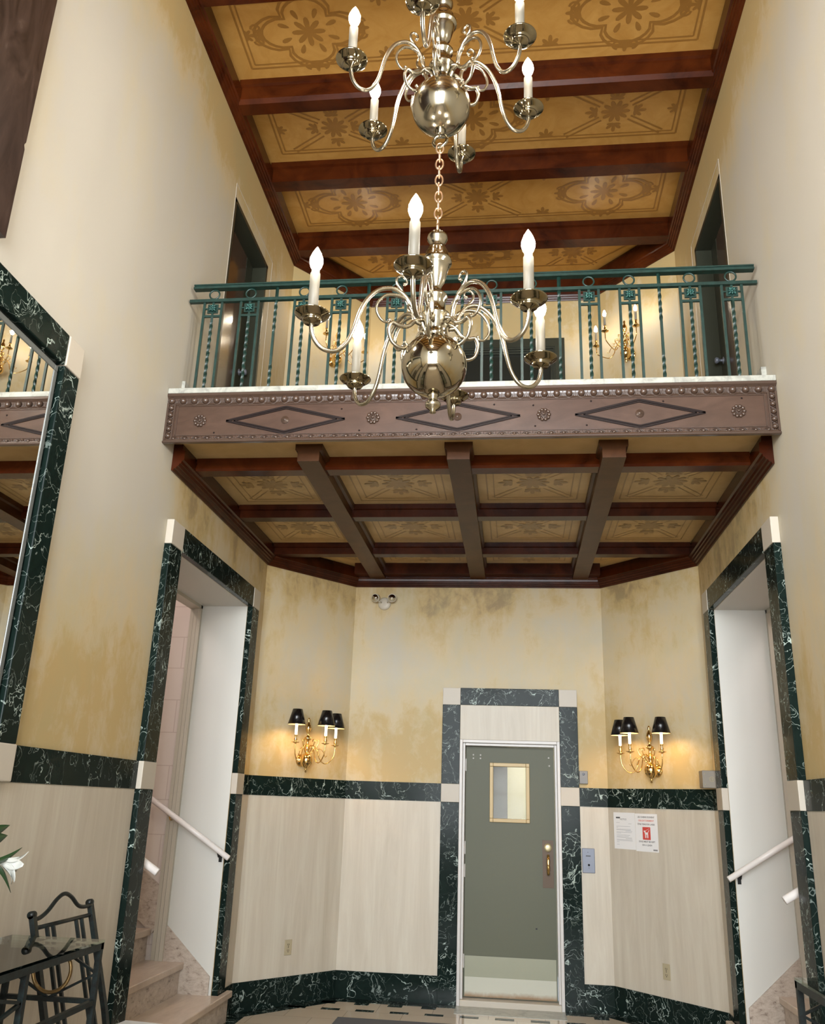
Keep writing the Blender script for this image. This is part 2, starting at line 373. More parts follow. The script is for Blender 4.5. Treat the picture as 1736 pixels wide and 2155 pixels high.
DX1, DX2, TX1, TX2 = -.5064, .3988, -.6713, .5633
UB = (-.655, .535, FRZ, 6.32)
for a, b, c, d in rects(BL, BR, 0, ZTOP, [(DX1, DX2, 0, 2.17), UB]): m.box(a, b, D, D+.12, c, d)
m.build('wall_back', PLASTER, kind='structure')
# street wall with three tall windows (behind the camera)
m = MB()
for a, b, c, d in rects(WL-.12, WR+.12, 0, ZTOP, [(x-w_/2, x+w_/2, 1.0, 6.3) for x, w_ in WINS]): m.box(a, b, YF-.15, YF, c, d)
m.build('wall_front', PLASTER, kind='structure')
for i, (x, w_) in enumerate(WINS):
    g = MB().box(x-w_/2, x+w_/2, YF-.09, YF-.08, 1.0, 6.3).build('window_%d' % (i+1), WGLASS, kind='structure')
    m = MB()
    for k in range(4): xx = x-w_/2+w_*k/3; m.box(xx-.025, xx+.025, YF-.1, YF-.04, 1.0, 6.3)
    for k in range(7): zz = 1.0+5.3*k/6; m.box(x-w_/2, x+w_/2, YF-.1, YF-.04, zz-.025, zz+.025)
    m.build('window_frame', CREAM, g)
# base, dado and chair-rail band, following the walls
segs = {'left': [[(WL, YF), (WL, YJ0)]], 'right': [[(WR, YJ0), (WR, YF)]],
        'back': [[(WL, YJ3), (WL, SP), (BL, D), (TX1, D)], [(TX2, D), (BR, D), (WR, SP), (WR, YJ3)]]}
for k, ps in segs.items():
    m = MB(); w_ = MB(); b_ = MB()
    for p in ps:
        m.sweep(p, [(0, 0), (0, ZBA), (.022, ZBA), (.022, 0)])
        w_.sweep(p, [(0, ZBA), (0, ZB2), (.014, ZB2), (.014, ZBA)])
        b_.sweep(p, [(0, ZB2), (0, ZB1), (.018, ZB1), (.018, ZB2)])
    m.build('baseboard_'+k, MARBLE, kind='structure')
    n = {'left': 1, 'right': 2, 'back': 3}[k]
    o = w_.build('trim_%d' % n, TRAV, kind='structure')
    b_.build('marble_band', MARBLE, o)
# ---- upper ceiling: panels, beams, cornice, stencils
ceil = MB().box(WL, WR, YF, D, ZC, ZC+.1).build('ceiling', PANEL, kind='structure')
CPROF = [(0, 6.783), (.012, 6.781), (.018, 6.795), (.030, 6.797), (.036, 6.812), (.047, 6.814), (.053, 6.830), (.062, 6.832), (.066, 6.85), (.078, 6.86), (.078, 6.99), (.060, 7.0), (.060, 7.03), (.045, ZC), (0, ZC)]
MB().sweep([(WL, YF), (WL, SP), (BL, D), (BR, D), (WR, SP), (WR, YF)], CPROF).build('cornice', MAHOG, ceil)
BY = [5.392+1.0*k for k in range(-9, 0)]+[5.392, 6.345, 7.365]
BPROF = lambda y, hb, z0: [(y-hb, z0), (y+hb, z0), (y+hb, ZC-.06), (y+hb+.02, ZC-.05), (y+hb+.02, ZC), (y-hb-.02, ZC), (y-hb-.02, ZC-.05), (y-hb, ZC-.06)]
for y in BY:
    z0 = 6.86 if abs(y-5.392) > .1 else 6.85
    m = MB(); m.prism(BPROF(y, .066, z0), WL+.06, WR-.06, 'yz')
    if abs(y-5.392) < .1: m.prism([(y-.08, 6.88), (y-.08, 6.865), (y-.055, 6.835), (y+.06, 6.835), (y+.07, 6.86), (y+.06, 6.88)], WL+.02, WR-.02, 'yz')
    m.build('ceiling_beam', MAHOG, ceil)
# ---- stencil drawing in plan
def ribbon(m, pts, wd, z, closed=False):
    z -= .00002*(len(m.f) % 90)
    pts = [Vector(p) for p in pts]; n = len(pts); vs = []
    for i, p in enumerate(pts):
        t = (pts[(i+1) % n]-pts[i-1]) if closed else (pts[min(i+1, n-1)]-pts[max(i-1, 0)])
        t.normalize(); q = Vector((t.y, -t.x)); vs += [(p.x+q.x*wd/2, p.y+q.y*wd/2, z), (p.x-q.x*wd/2, p.y-q.y*wd/2, z)]
    m.add(vs, [(2*i, 2*i+1, 2*((i+1) % n)+1, 2*((i+1) % n)) for i in range(n if closed else n-1)])
def petal(m, c, ang, L, W, z):
    z -= .0004+.00002*(len(m.f) % 90)
    ca, sa = math.cos(ang), math.sin(ang); vs = []
    for k in range(10):
        t = 2*PI*k/10; x = L*.5+L*.5*math.cos(t); y = W*.5*math.sin(t)*(.5+.5*x/L); vs.append((c[0]+x*ca-y*sa, c[1]+x*sa+y*ca, z))
    m.add(vs, [tuple(range(10))])
def fleur(m, c, ang, s, z):
    for da, L in ((0, 1), (.75, .85), (-.75, .85)): petal(m, c, ang+da, s*L, s*.42, z)
    for da in (1.35, -1.35): petal(m, c, ang+da, s*.6, s*.3, z)
def rectline(m, x0, x1, y0, y1, wd, z):
    for a, b in (((x0, y0), (x1, y0)), ((x1, y0), (x1, y1)), ((x1, y1), (x0, y1)), ((x0, y1), (x0, y0))): ribbon(m, [a, b], wd, z)
def flower(m, c, s, z, n=8):
    for k in range(n): petal(m, c, 2*PI*k/n, s, s*.42, z)
def quatre(m, c, sx, sy, z, wd):
    for g in (1, .86):
        pts = []
        for q in range(4):
            a0 = q*PI/2
            for k in range(9):
                t = -1.0+2.0*k/8; rr = .62+.38*math.cos(t*1.15)
                a = a0+t*.62; pts.append((c[0]+math.cos(a)*rr*sx*g, c[1]+math.sin(a)*rr*sy*g))
            pts.append((c[0]+math.cos(a0+PI/4)*.62*sx*g, c[1]+math.sin(a0+PI/4)*.62*sy*g))
        ribbon(m, pts, wd, z, True)
    for q in range(4):
        a = q*PI/2; e = (c[0]+math.cos(a)*sx*.98, c[1]+math.sin(a)*sy*.98)
        dx, dy = math.cos(a), math.sin(a)
        for sg in (1, -1):
            cc_ = (e[0]-dx*.02-dy*sg*.055, e[1]-dy*.02+dx*sg*.055)
            pts = [(cc_[0]+math.cos(a+sg*t*.55)*.045*(1-t*.08), cc_[1]+math.sin(a+sg*t*.55)*.045*(1-t*.08)) for t in range(9)]
            ribbon(m, pts, wd*.8, z+.0002)
        fleur(m, (e[0]-dx*.05, e[1]-dy*.05), a, .10, z+.0004)
    flower(m, c, .13, z); 
    for q in range(8): petal(m, (c[0]+math.cos(q*PI/4+.39)*.15, c[1]+math.sin(q*PI/4+.39)*.12), q*PI/4+.39, .09, .05, z)
def cross(m, c, x0, x1, y0, y1, z, wd):
    for (ex, ey) in ((x0, y0), (x1, y0), (x0, y1), (x1, y1)):
        d = Vector((ex-c[0], ey-c[1])).normalized(); q = Vector((d.y, -d.x))*.022
        for sg in (1, -1): ribbon(m, [Vector(c)+d*.14+q*sg, Vector((ex, ey))+q*sg*1.0], wd, z)
    flower(m, c, .12, z, 10)
    for a in range(4): fleur(m, (c[0]+math.cos(a*PI/2)*.15, c[1]+math.sin(a*PI/2)*.13), a*PI/2, .10, z)
edges = sorted(BY)
rows = list(zip(edges, edges[1:]+[8.3]))
for ri, (ya, yb) in enumerate(rows):
    if ya < 2.2: continue
    a, b = ya+.066+.13, yb-.066-.12; z = ZC-.0015; m = MB(); wd = .017
    last = yb > 8
    xa, xb = WL+.19, WR-.19
    if last: b = D-.26
    rectline(m, xa, xb, a, b, wd, z) if not last else None
    if last:
        ins = [(xa+.05, a), (xb-.05, a), (BR-.02, b), (BL+.02, b)]
        for i in range(4): ribbon(m, [ins[i], ins[(i+1) % 4]], wd, z)
        cy = (a+b)/2; quatre(m, (XC, cy), .30, .2, z, wd); cross(m, (XC+.95, cy), XC+.7, XC+1.2, a, b, z, wd); cross(m, (XC-.95, cy), XC-1.2, XC-.7, a, b, z, wd)
    else:
        rectline(m, xa+.035, xb-.035, a+.035, b-.035, wd*.8, z)
        cy = (a+b)/2; par = (len(rows)-ri) % 2
        for k, cx in enumerate((XC-1.18, XC, XC+1.18)):
            if (k % 2 == 0) == (par == 0): quatre(m, (cx, cy), .42, .33, z, wd*1.35)
            else: cross(m, (cx, cy), cx-.40, cx+.40, a+.035, b-.035, z, wd)
        for cx in (XC-.62, XC+.62):
            for yy, an in ((a+.035, PI/2), (b-.035, -PI/2)): fleur(m, (cx, yy), an, .10, z)
        for cx, an in ((xa+.035, 0), (xb-.035, PI)): fleur(m, (cx, cy), an, .08, z)
    m.build('stencil', STEN, ceil)
# ---- stair doorways: surround, reveal, stairs
for side in (-1, 1):
    nm = 'trim_4' if side < 0 else 'trim_5'
    P = .045; X0 = WL; m_ = lambda a: mx(a, side)
    rt = root(nm)
    def bx(name, mt, x0, x1, y0, y1, z0, z1, par=rt, bev=.004): return MB().box(m_(x0), m_(x1), y0, y1, z0, z1).build(name, mt, par, bevel=bev)
    for y0, y1 in ((YJ0, YJ1), (YJ2, YJ3)):
        bx('jamb', MARBLE, X0, X0+P, y0+.01, y1, 0, ZB2); bx('jamb', MARBLE, X0, X0+P, y0, y1, ZB1, ZL0)
        bx('corner_block', CREAM, X0, X0+P+.004, y0, y1, ZB2, ZB1); bx('corner_block', CREAM, X0, X0+P+.004, y0, y1, ZL0, ZL1)
    bx('lintel', MARBLE, X0, X0+P, YJ1, YJ2, ZL0, ZL1)
    # stairwell shell
    w1 = root('wall_stair_left' if side < 0 else 'wall_stair_right')
    XS = -2.62
    bx('reveal', WHITEW, XS, WL-.001, YJ2-.003, YJ2+.12, 0, ZL0+.05, w1, 0)
    bx('reveal', WHITEW, XS, WL-.001, YJ1-.1, YJ1+.003, 0, ZL0+.05, w1, 0)
    bx('reveal_ceiling', WHITEW, XS, WL-.001, YJ1-.1, YJ2+.12, ZL0-.003, ZL0+.1, w1, 0)
    bx('block_wall', BLOCK, XS-2.6, XS-.10, YJ2+.03, YJ2+.12, 0, 4.2, w1, 0)
    bx('block_wall', BLOCK, XS-2.6, XS, YJ1-.1, YJ1, 0, 4.2, w1, 0)
    bx('block_wall', BLOCK, XS-2.7, XS-2.6, YJ1-.1, YJ2+.12, 0, 4.2, w1, 0)
    bx('stair_ceiling', WHITEW, XS-2.7, XS, YJ1-.1, YJ2+.12, 4.2, 4.3, w1, 0)
    bx('stair_header', WHITEW, XS-.03, XS, YJ1-.1, YJ2+.12, ZL0+.1, 4.2, w1, 0)
    fr = root('door_3' if side < 0 else 'door_4')
    m = MB()
    for k, (dx, wd_, yy) in enumerate(((0, .03, .0), (.036, .028, .012), (.07, .03, .024))):
        m.box(m_(XS-dx), m_(XS-dx-wd_), YJ2-.035+yy, YJ2+.05, .42, ZL0)
    for k in range(9): m.box(m_(XS-.012), m_(XS-.018), YJ2-.038, YJ2-.034, .7+.28*k, .712+.28*k)
    m.build('door_post', POSTM, fr)
    bx('door_head', POSTM, XS, XS-.10, YJ1, YJ2, ZL0-.03, ZL0, fr, 0)
    # steps
    st = thing('staircase', ('travertine stairs climbing through the left doorway' if side < 0 else 'travertine stairs climbing through the right doorway'), 'stairs', (m_(-2.3), 6.1, 0))
    T = [(-2.135, .21), (-2.455, .42), (-2.74, .635)]+[(-3.025-.285*k, .85+.2*k) for k in range(7)]
    for k, (xf, zt) in enumerate(T):
        ye = 7.2 if k == 0 else YJ2-.003; ys = 5.12 if k == 0 else YJ1+.003
        if k == 0:
            m = MB(); m.box(m_(xf), m_(WL-.5), YJ1+.003, YJ2-.003, zt-.045, zt); m.box(m_(xf), m_(WL+.05), ys, YJ1+.01, zt-.045, zt); m.box(m_(xf), m_(WL+.05), YJ2-.01, ye, zt-.045, zt)
        else: m = MB().box(m_(xf), m_(xf-.34), ys, ye, zt-.045, zt)
        o = m.build('tread', TREAD, st, bevel=.006); o.matrix_parent_inverse = st.matrix_world.inverted()
        o.location = (-st.location.x, -st.location.y, 0); o.matrix_parent_inverse = Matrix.Identity(4)
        m = MB().box(m_(xf-.025), m_(xf-.05), YJ1+.003 if k else 5.14, YJ2-.003 if k else 7.17, (T[k-1][1] if k else 0), zt-.045) if k else MB().box(m_(xf-.025), m_(WL+.046), 5.14, 7.18, 0, zt-.045)
        o = m.build('riser', STAIR, st); o.location = (-st.location.x, -st.location.y, 0)
    sk = [(WL-.02, .0), (WL-.02, .335), (-2.62, .665), (-2.62, .0)]
    o = MB().prism([(m_(a), b) for a, b in sk], YJ2-.02, YJ2-.001, 'xz').build('skirting', STAIR, st); o.location = (-st.location.x, -st.location.y, 0)
    sk = [(-2.72, .635), (-2.72, .93), (-4.8, 2.55), (-4.8, 2.1), (-2.74, .6)]
    o = MB().prism([(m_(a), b) for a, b in sk], YJ2+.005, YJ2+.03, 'xz').build('skirting', STAIR, st); o.location = (-st.location.x, -st.location.y, 0)
    # handrails
    sd = 'left' if side < 0 else 'right'
    h = thing('handrail', 'white tube handrail on far wall of the %s stair doorway' % sd, 'handrail', (m_(-2.2), YJ2-.09, 0))
    yr = -.0; m = MB(); L0 = Vector((m_(-2.165), 0, 1.155)); L1 = Vector((m_(-2.87), 0, 1.585))
    st_ = Vector((h.location.x, 0, 0))
    m.tube([L0-st_, L1-st_], .021, 14); m.build('rail_tube', RAILW, h)
    for t, mt in ((.13, BLACK), (.72, GOLD)):
        c = L0.lerp(L1, t)-st_; b = MB(); b.tube([c+Vector((0, 0, -.015)), c+Vector((0, .03, -.05)), c+Vector((0, .085, -.055))], .006, 8); b.box(c.x-.012, c.x+.012, .08, .09, c.z-.09, c.z-.02); b.build('bracket', mt, h)
    h = thing('handrail', 'cut end of the white handrail on near wall of the %s stair doorway' % sd, 'handrail', (m_(-2.2), YJ1+.09, 0))
    st_ = Vector((h.location.x, 0, 0)); L0 = Vector((m_(-2.135), 0, 1.15)); L1 = Vector((m_(-2.9), 0, 1.60))
    MB().tube([L0-st_, L1-st_], .023, 14).build('rail_tube', RAILW, h)
    c = L0.lerp(L1, .4)-st_; b = MB(); b.tube([c+Vector((0, 0, -.015)), c+Vector((0, -.03, -.05)), c+Vector((0, -.085, -.055))], .006, 8); b.build('bracket', GOLD, h)
    # stairwell lamp: an unseen ceiling fixture, assumed from the light up the stairs
    lf = thing('ceiling_lamp', 'flat white ceiling lamp inside the %s stairwell' % sd, 'lamp', (m_(XS-1.0), 6.2, 4.2))
    MB().box(-.3, .3, -.3, .3, -.06, 0).build('lamp_housing', WHITEW, lf)
    MB().box(-.27, .27, -.27, .27, -.075, -.06).build('diffuser', mat('stair_lamp_glow', (1, 1, 1), emit=(1, .84, .80), estr=9), lf)
# ---- door surround on the back wall
rt = root('trim_6')
def bb(name, mt, x0, x1, z0, z1, dp=.03, par=rt, y1=D, bev=.003): return MB().box(x0, x1, y1-dp, y1, z0, z1).build(name, mt, par, bevel=bev)
for a, b in ((TX1, DX1), (DX2, TX2)):
    bb('jamb', MARBLE, a, b, 0, ZB2); bb('jamb', MARBLE, a, b, ZB1, 2.482); bb('corner_block', CREAM, a, b, ZB2, ZB1); bb('corner_block', CREAM, a, b, 2.482, 2.638)
bb('lintel', MARBLE, DX1, DX2, 2.482, 2.638); bb('transom_panel', TRAV, DX1, DX2, 2.17, 2.482)
d1 = root('door_1')
m = MB()
for a, b in ((DX1, DX1+.028), (DX2-.028, DX2)): m.box(a, b, D-.045, D+.1, .0, 2.17)
m.box(DX1+.028, DX2-.028, D-.045, D+.1, 2.142, 2.17)
for a, b in ((DX1+.028, DX1+.05), (DX2-.05, DX2-.028)): m.box(a, b, D-.015, D+.1, .0, 2.142)
m.box(DX1+.05, DX2-.05, D-.015, D+.1, 2.118, 2.142); m.build('door_frame', METALFR, d1, bevel=.004)
LX0, LX1, LY = DX1+.053, DX2-.053, D+.055
VX0, VX1, VZ0, VZ1 = -.235, .125, 1.462, 1.975
m = MB()
for a, b, c, d in rects(LX0, LX1, .055, 2.115, [(VX0+.02, VX1-.02, VZ0+.02, VZ1-.02)]): m.box(a, b, LY, LY+.045, c, d)
leaf = m.build('door_leaf', OLIVE, d1)
m = MB()
for a, b, c, d in rects(VX0, VX1, VZ0, VZ1, [(VX0+.032, VX1-.032, VZ0+.032, VZ1-.032)]): m.box(a, b, LY-.016, LY+.05, c, d)
m.build('vision_frame', BRASSFR, leaf, bevel=.003)
MB().box(VX0+.03, VX1-.03, LY+.018, LY+.024, VZ0+.03, VZ1-.03).build('glass_pane', WIRE, leaf)
MB().box(LX0+.01, LX1-.01, LY-.004, LY, .06, .21).build('kick_plate', KICK, leaf); MB().box(LX0+.01, LX1-.01, LY-.002, LY, .21, .372).build('kick_plate', mat('satin_kick_plate', (.27, .27, .19), .4, .1), leaf)
hd = MB().box(.232, .328, LY-.004, LY, .935, 1.325).build('handle_plate', mat('aged_brass_plate', (.085, .05, .025), .4, .1, .3), leaf)
m = MB(); m.lathe([(.036, 0), (.036, .012), (.02, .018), (.0, .018)], (.28, LY-.004, 1.265), 20, axis=(0, -1, 0)); m.build('lock_cylinder', mat('worn_brass', (.55, .47, .28), .4, .5), leaf)
m = MB(); m.tube([(.28, LY, 1.20), (.28, LY-.045, 1.20), (.28, LY-.06, 1.17), (.28, LY-.06, 1.09), (.28, LY-.045, 1.05), (.28, LY, 1.05)], [.010, .011, .013, .014, .012, .010], 10); m.build('pull_handle', GOLD, leaf)
for z in (.33, 1.24, 1.95, 1.05): MB().box(LX0-.012, LX0+.006, LY-.014, LY+.0, z-.055, z+.055).build('hinge', METALFR, leaf, bevel=.003)
m = MB()
for x, z in ((.30, 2.03), (.305, 1.96), (-.385, 2.04), (-.385, 2.01), (-.32, 2.04), (-.32, 2.01)): m.lathe([(.008, 0), (.008, .004), (.003, .006)], (x, LY, z), 10, axis=(0, -1, 0))
m.build('screw_heads', METALFR, leaf)
MB().box(.165, .180, LY-.001, LY+.001, .60, .612).build('worn_spot', BLACK, leaf)
MB().box(DX1+.028, DX2-.028, D-.06, D+.14, .0, .05).build('threshold', CREAM, d1, bevel=.006)
# vestibule beyond the vision panel
v = root('wall_vestibule')
MB().box(-1.2, 1.2, D+1.6, D+1.7, 0, 2.6).build('vestibule_wall', mat('vestibule_cream', (.66, .63, .46), .7), v)
MB().box(-1.3, -.078, D+.35, D+.40, 0, 2.6).build('vestibule_partition', mat('vestibule_grey', (.22, .22, .19), .6), v)
MB().box(-1.2, 1.2, D+.13, D+1.6, 2.6, 2.65).box(1.2, 1.25, D+.13, D+1.7, 0, 2.65).box(-1.25, -1.2, D+.13, D+1.7, 0, 2.65).build('vestibule_ceiling', WHITEW, v)
MB().box(0, .8, D+.7, D+1.2, 2.57, 2.6).build('vestibule_lamp', mat('vestibule_glow', (1, 1, 1), emit=(1, .95, .80), estr=6), v)
# ---- floor border and inlay
bd = MB()
pl = [(WL, YF), (WL, SP), (BL, D), (BR, D), (WR, SP), (WR, YF)]
[bd.sweep(q, [(.02, 0), (.02, .002), (.15, .002), (.15, 0)]) for q in (pl[:3]+[(DX1, D)], [(DX2, D)]+pl[3:])]; bo = bd.build('trim_7', MARBLE, kind='structure')
MB().box(DX1, DX2, D-.34, D-.03, 0, .003).build('sill_slab', CAPST, bo)
m = MB()
for k in range(14):
    x = WL+.05+.28*k
    if BL-.15 < x < BR-.05 and not DX1-.14 < x < DX2: m.box(x, x+.12, D-.24, D-.145, 0, .002)
    if BL-.4 < x < BR+.2: m.box(x+.05, x+.20, D-.47, D-.41, 0, .002)
m.build('inlay_tiles', MARBLE, bo)
tag(MB().box(-1.38, .45, 5.4, D-.73, .001, .008).build('floor_mat', MATGREY), 'flat grey mat on the floor before the olive door', 'mat')
# ---- upper side doors and upper back door
for side in (-1, 1):
    m_ = lambda a: mx(a, side)
    d = root('door_5' if side < 0 else 'door_6')
    y0, y1, z0, z1 = UD; dep = .13
    m = MB(); m.box(m_(WL+.004), m_(WL-dep-.02), y1-.035, y1, z0, z1).box(m_(WL+.004), m_(WL-dep-.02), y0, y0+.03, z0, z1).box(m_(WL+.004), m_(WL-dep-.02), y0, y1, z1-.035, z1)
    m.build('door_frame', OLIVED, d)
    lf = MB().box(m_(WL-dep), m_(WL-dep-.045), y0, y1, z0, z1-.03).build('door_leaf', BROWNDOOR, d)
    MB().box(m_(WL-dep+.004), m_(WL-dep), y1-.20, y1-.035, z0, z1-.035).build('edge_board', OLIVED, d)
    m = MB(); c = (m_(WL-dep), y1-.10, z0+.98); m.lathe([(.03, 0), (.03, .006), (.011, .012), (.011, .035), (.024, .045), (.027, .06), (.018, .07), (0, .072)], c, 16, axis=(-side, 0, 0)); m.build('door_knob', STEEL, lf)
    m = MB()
    for a, b, cc, dd in rects(y0-.012, y1+.13, z0, z1+.13, [(y0-.005, y1+.125, z0, z1+.125)]): m.box(m_(WL), m_(WL+.003), a, b, cc, dd)
    m.build('edge_bead', CREAM, d)
ud = root('door_2')
x0, x1, z0, z1 = UB
m = MB()
for a, b, c, d in rects(x0, x1, z0, z1, [(x0+.10, x1-.10, z0, z1-.10)]): m.box(a, b, D-.03, D+.1, c, d)
for k in range(3):
    e = .10+.016*k
    for a, b, c, d in rects(x0+e, x1-e, z0, z1-e, [(x0+e+.016, x1-e-.016, z0, z1-e-.016)]): m.box(a, b, D-.02+.022*k, D+.1, c, d)
m.build('door_frame', OLIVED, ud)
lf = MB().box(x0+.14, x1-.14, D+.06, D+.1, z0, z1-.14).build('door_leaf', mat('black_olive_paint', (.014, .015, .010), .3), ud)
m = MB()
for a, b, c, d in rects(-.225, .115, 5.3, 5.834, [(-.205, .095, 5.32, 5.812)]): m.box(a, b, D+.045, D+.06, c, d)
m.build('vision_frame', BRASSFR, lf)
# ================= BALCONY =================
bal = thing('balcony', 'brown wooden balcony with carved front and coffered underside spanning between the walls', 'balcony', (XC, F, 3.72))
BO = Vector((-XC, -F, -3.72))
def bp(m, name, mt, par=bal, bevel=0):
    o = m.build(name, mt, par, bevel=bevel)
    if par is bal: o.location = BO
    return o
bp(MB().box(WL+.001, WR-.001, F, F+.05, 3.745, 4.03), 'fascia_board', FASCIA)
bp(MB().box(WL+.001, WR-.001, F-.028, F+.5, 4.062, FRZ), 'marble_cap', CAPST, bevel=.006)
bp(MB().box(WL+.001, WR-.001, F+.05, SP, 3.80, 4.062).box(BL, BR, SP, D-.001, 3.80, 4.099).prism([(WL+.001, SP), (BL, SP), (BL, D-.001)], 3.80, 4.099, 'xy').prism([(WR-.001, SP), (BR, SP), (BR, D-.001)], 3.80, 4.099, 'xy').box(WL+.001, WR-.001, F+.5, SP, 4.062, 4.099), 'floor_slab', CAPST)
fm = MB()
def hm(z0, pr): fm.prism([(F-a, z0+b) for a, b in pr]+[(F+.01, z0+pr[-1][1]), (F+.01, z0+pr[0][1])], WL+.001, WR-.001, 'yz')
hm(3.72, [(.012, 0), (.018, .004), (.018, .012), (.008, .018), (.006, .028)])
hm(4.03, [(.006, 0), (.012, .006), (.024, .016), (.024, .032)])
hm(3.988, [(.004, 0), (.008, .005), (.004, .010)]); hm(3.998, [(.004, 0), (.006, .02), (.008, .032)])
for xa, xb in ((WL+.001, WL+.014), (WL+.048, WL+.058), (WR-.058, WR-.048), (WR-.014, WR-.001)): fm.box(xa, xb, F-.010, F, 3.745, 4.0)
for z in (3.773, 3.98): fm.box(WL+.075, WR-.075, F-.005, F, z-.003, z+.003)
for x in (WL+.075, WR-.075): fm.box(x-.003, x+.003, F-.005, F, 3.773, 3.98)
bp(fm, 'fascia_moulding', CARVE)
em = MB(); nb = 50; st = (WR-WL-.06)/nb
for k in range(nb+1):
    x = WL+.03+st*k; em.ball((x, F-.006, 4.014), .023, .024, .023, 10)
    xm = x+st/2
    if k < nb:
        em.ball((xm, F-.003, 4.014), .004, .010, .020, 6); em.ball((xm-.010, F-.002, 4.014), .003, .007, .017, 6); em.ball((xm+.010, F-.002, 4.014), .003, .007, .017, 6)
        em.torus((x, F-.004, 4.014), .029, .003, (0, 1, 0), 12, 5)
for x in (WL+.031, WR-.031):
    for k in range(1, 6):
        z = 4.014-.049*k; em.ball((x, F-.004, z), .018, .020, .017, 10); em.torus((x, F-.003, z), .021, .003, (0, 1, 0), 12, 5)
        em.ball((x, F-.002, z+.0245), .016, .007, .003, 6)
bp(em, 'egg_and_dart', CARVE)
em = MB()
for k in range(nb):
    x = WL+.03+st*(k+.5)
    em.ball((x, F-.004, 3.752), .012, .010, .010, 8)
    for rr in (.020, .028): em.tube([(x+rr*math.cos(t*PI/6), F-.004, 3.745+rr*.75*math.sin(t*PI/6)) for t in range(7)], .0025, 5)
    em.ball((x+st/2, F-.002, 3.755), .003, .006, .012, 6)
bp(em, 'leaf_moulding', CARVE)
for cx in (-1.441, -.346, .757):
    z = 3.87; m = MB()
    for hx, hz, wd in ((.385, .093, .013), (.335, .079, .008)):
        pts = [(cx-hx, z), (cx, z+hz), (cx+hx, z), (cx, z-hz)]
        for i in range(4):
            a, b = pts[i], pts[(i+1) % 4]; m.bar((a[0], F-.002, a[1]), (b[0], F-.002, b[1]), .008, wd, (0, 0, 1))
    dm = bp(m, 'diamond_moulding', DARKL)
    m = MB(); m.lathe([(.026, 0), (.026, .006), (.018, .004), (.018, .010), (.010, .006), (.010, .014), (0, .015)], (cx, F, z), 18, axis=(0, -1, 0)); b = m.build('boss', CARVE, dm)
for cx in (-2.0, -.876, .183, 1.334):
    z = 3.874; m = MB(); m.lathe([(.040, 0), (.040, .004), (.030, .006)], (cx, F, z), 20, axis=(0, -1, 0))
    for k in range(10):
        a = 2*PI*k/10; m.ball((cx+.033*math.cos(a), F-.008, z+.033*math.sin(a)), .011, .007, .011, 8); m.ball((cx+.019*math.cos(a), F-.009, z+.019*math.sin(a)), .005, .006, .005, 6)
    m.ball((cx, F-.010, z), .009, .010, .009, 10); bp(m, 'rosette', CARVE)
for x, z in ((-1.08, 3.94), (-.96, 3.79), (-.12, 3.95), (.12, 3.94), (-.6, 3.79), (.13, 3.80), (.9, 3.95), (1.36, 3.96), (-1.9, 3.79), (.44, 3.80), (.47, 3.96)): bp(MB().ball((x, F-.001, z), .006, .003, .006, 8), 'plug_head', DARKL)
# soffit
ZP = 3.79
bp(MB().box(WL+.001, WR-.001, F+.05, SP, ZP, 3.80).box(BL, BR, SP, D-.001, ZP, 3.80).prism([(WL+.001, SP), (BL, SP), (BL, D-.001)], ZP, 3.80, 'xy').prism([(WR-.001, SP), (BR, SP), (BR, D-.001)], ZP, 3.80, 'xy'), 'soffit_panel', SPANEL)
YS = 5.09
SPROF = [(0, 3.607), (.012, 3.605), (.018, 3.62), (.030, 3.622), (.036, 3.636), (.047, 3.638), (.053, 3.654), (.062, 3.656), (.066, 3.674), (.080, 3.68), (.080, 3.745), (.066, 3.75), (.062, ZP), (0, ZP)]
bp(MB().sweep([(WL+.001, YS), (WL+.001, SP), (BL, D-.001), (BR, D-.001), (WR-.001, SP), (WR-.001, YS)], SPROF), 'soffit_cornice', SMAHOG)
MXS = (-1.325, -.351, .62)
for x in MXS:
    m = MB(); m.prism([(x-.072, 3.67), (x+.072, 3.67), (x+.072, 3.74), (x+.09, 3.75), (x+.09, ZP), (x-.09, ZP), (x-.09, 3.75), (x-.072, 3.74)], 5.115, D-.09, 'xz'); bp(m, 'main_beam', BROWNW)
for y in (5.36, 6.37, 7.41):
    m = MB()
    if y < 6: m.prism([(y-.06, 3.70), (y-.045, 3.686), (y+.06, 3.686), (y+.06, ZP), (y-.02, ZP), (y-.03, 3.755)], WL+.07, WR-.07, 'yz')
    else: m.prism([(y-.052, 3.686), (y+.052, 3.686), (y+.052, 3.745), (y+.066, 3.75), (y+.066, ZP), (y-.066, ZP), (y-.066, 3.75), (y-.052, 3.745)], WL+.07, WR-.07, 'yz')
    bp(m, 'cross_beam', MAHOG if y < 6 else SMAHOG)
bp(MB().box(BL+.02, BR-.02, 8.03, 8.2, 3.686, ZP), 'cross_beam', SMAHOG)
cols = [(-2.15, -1.40), (-1.25, -.425), (-.28, .548), (.692, 1.485)]
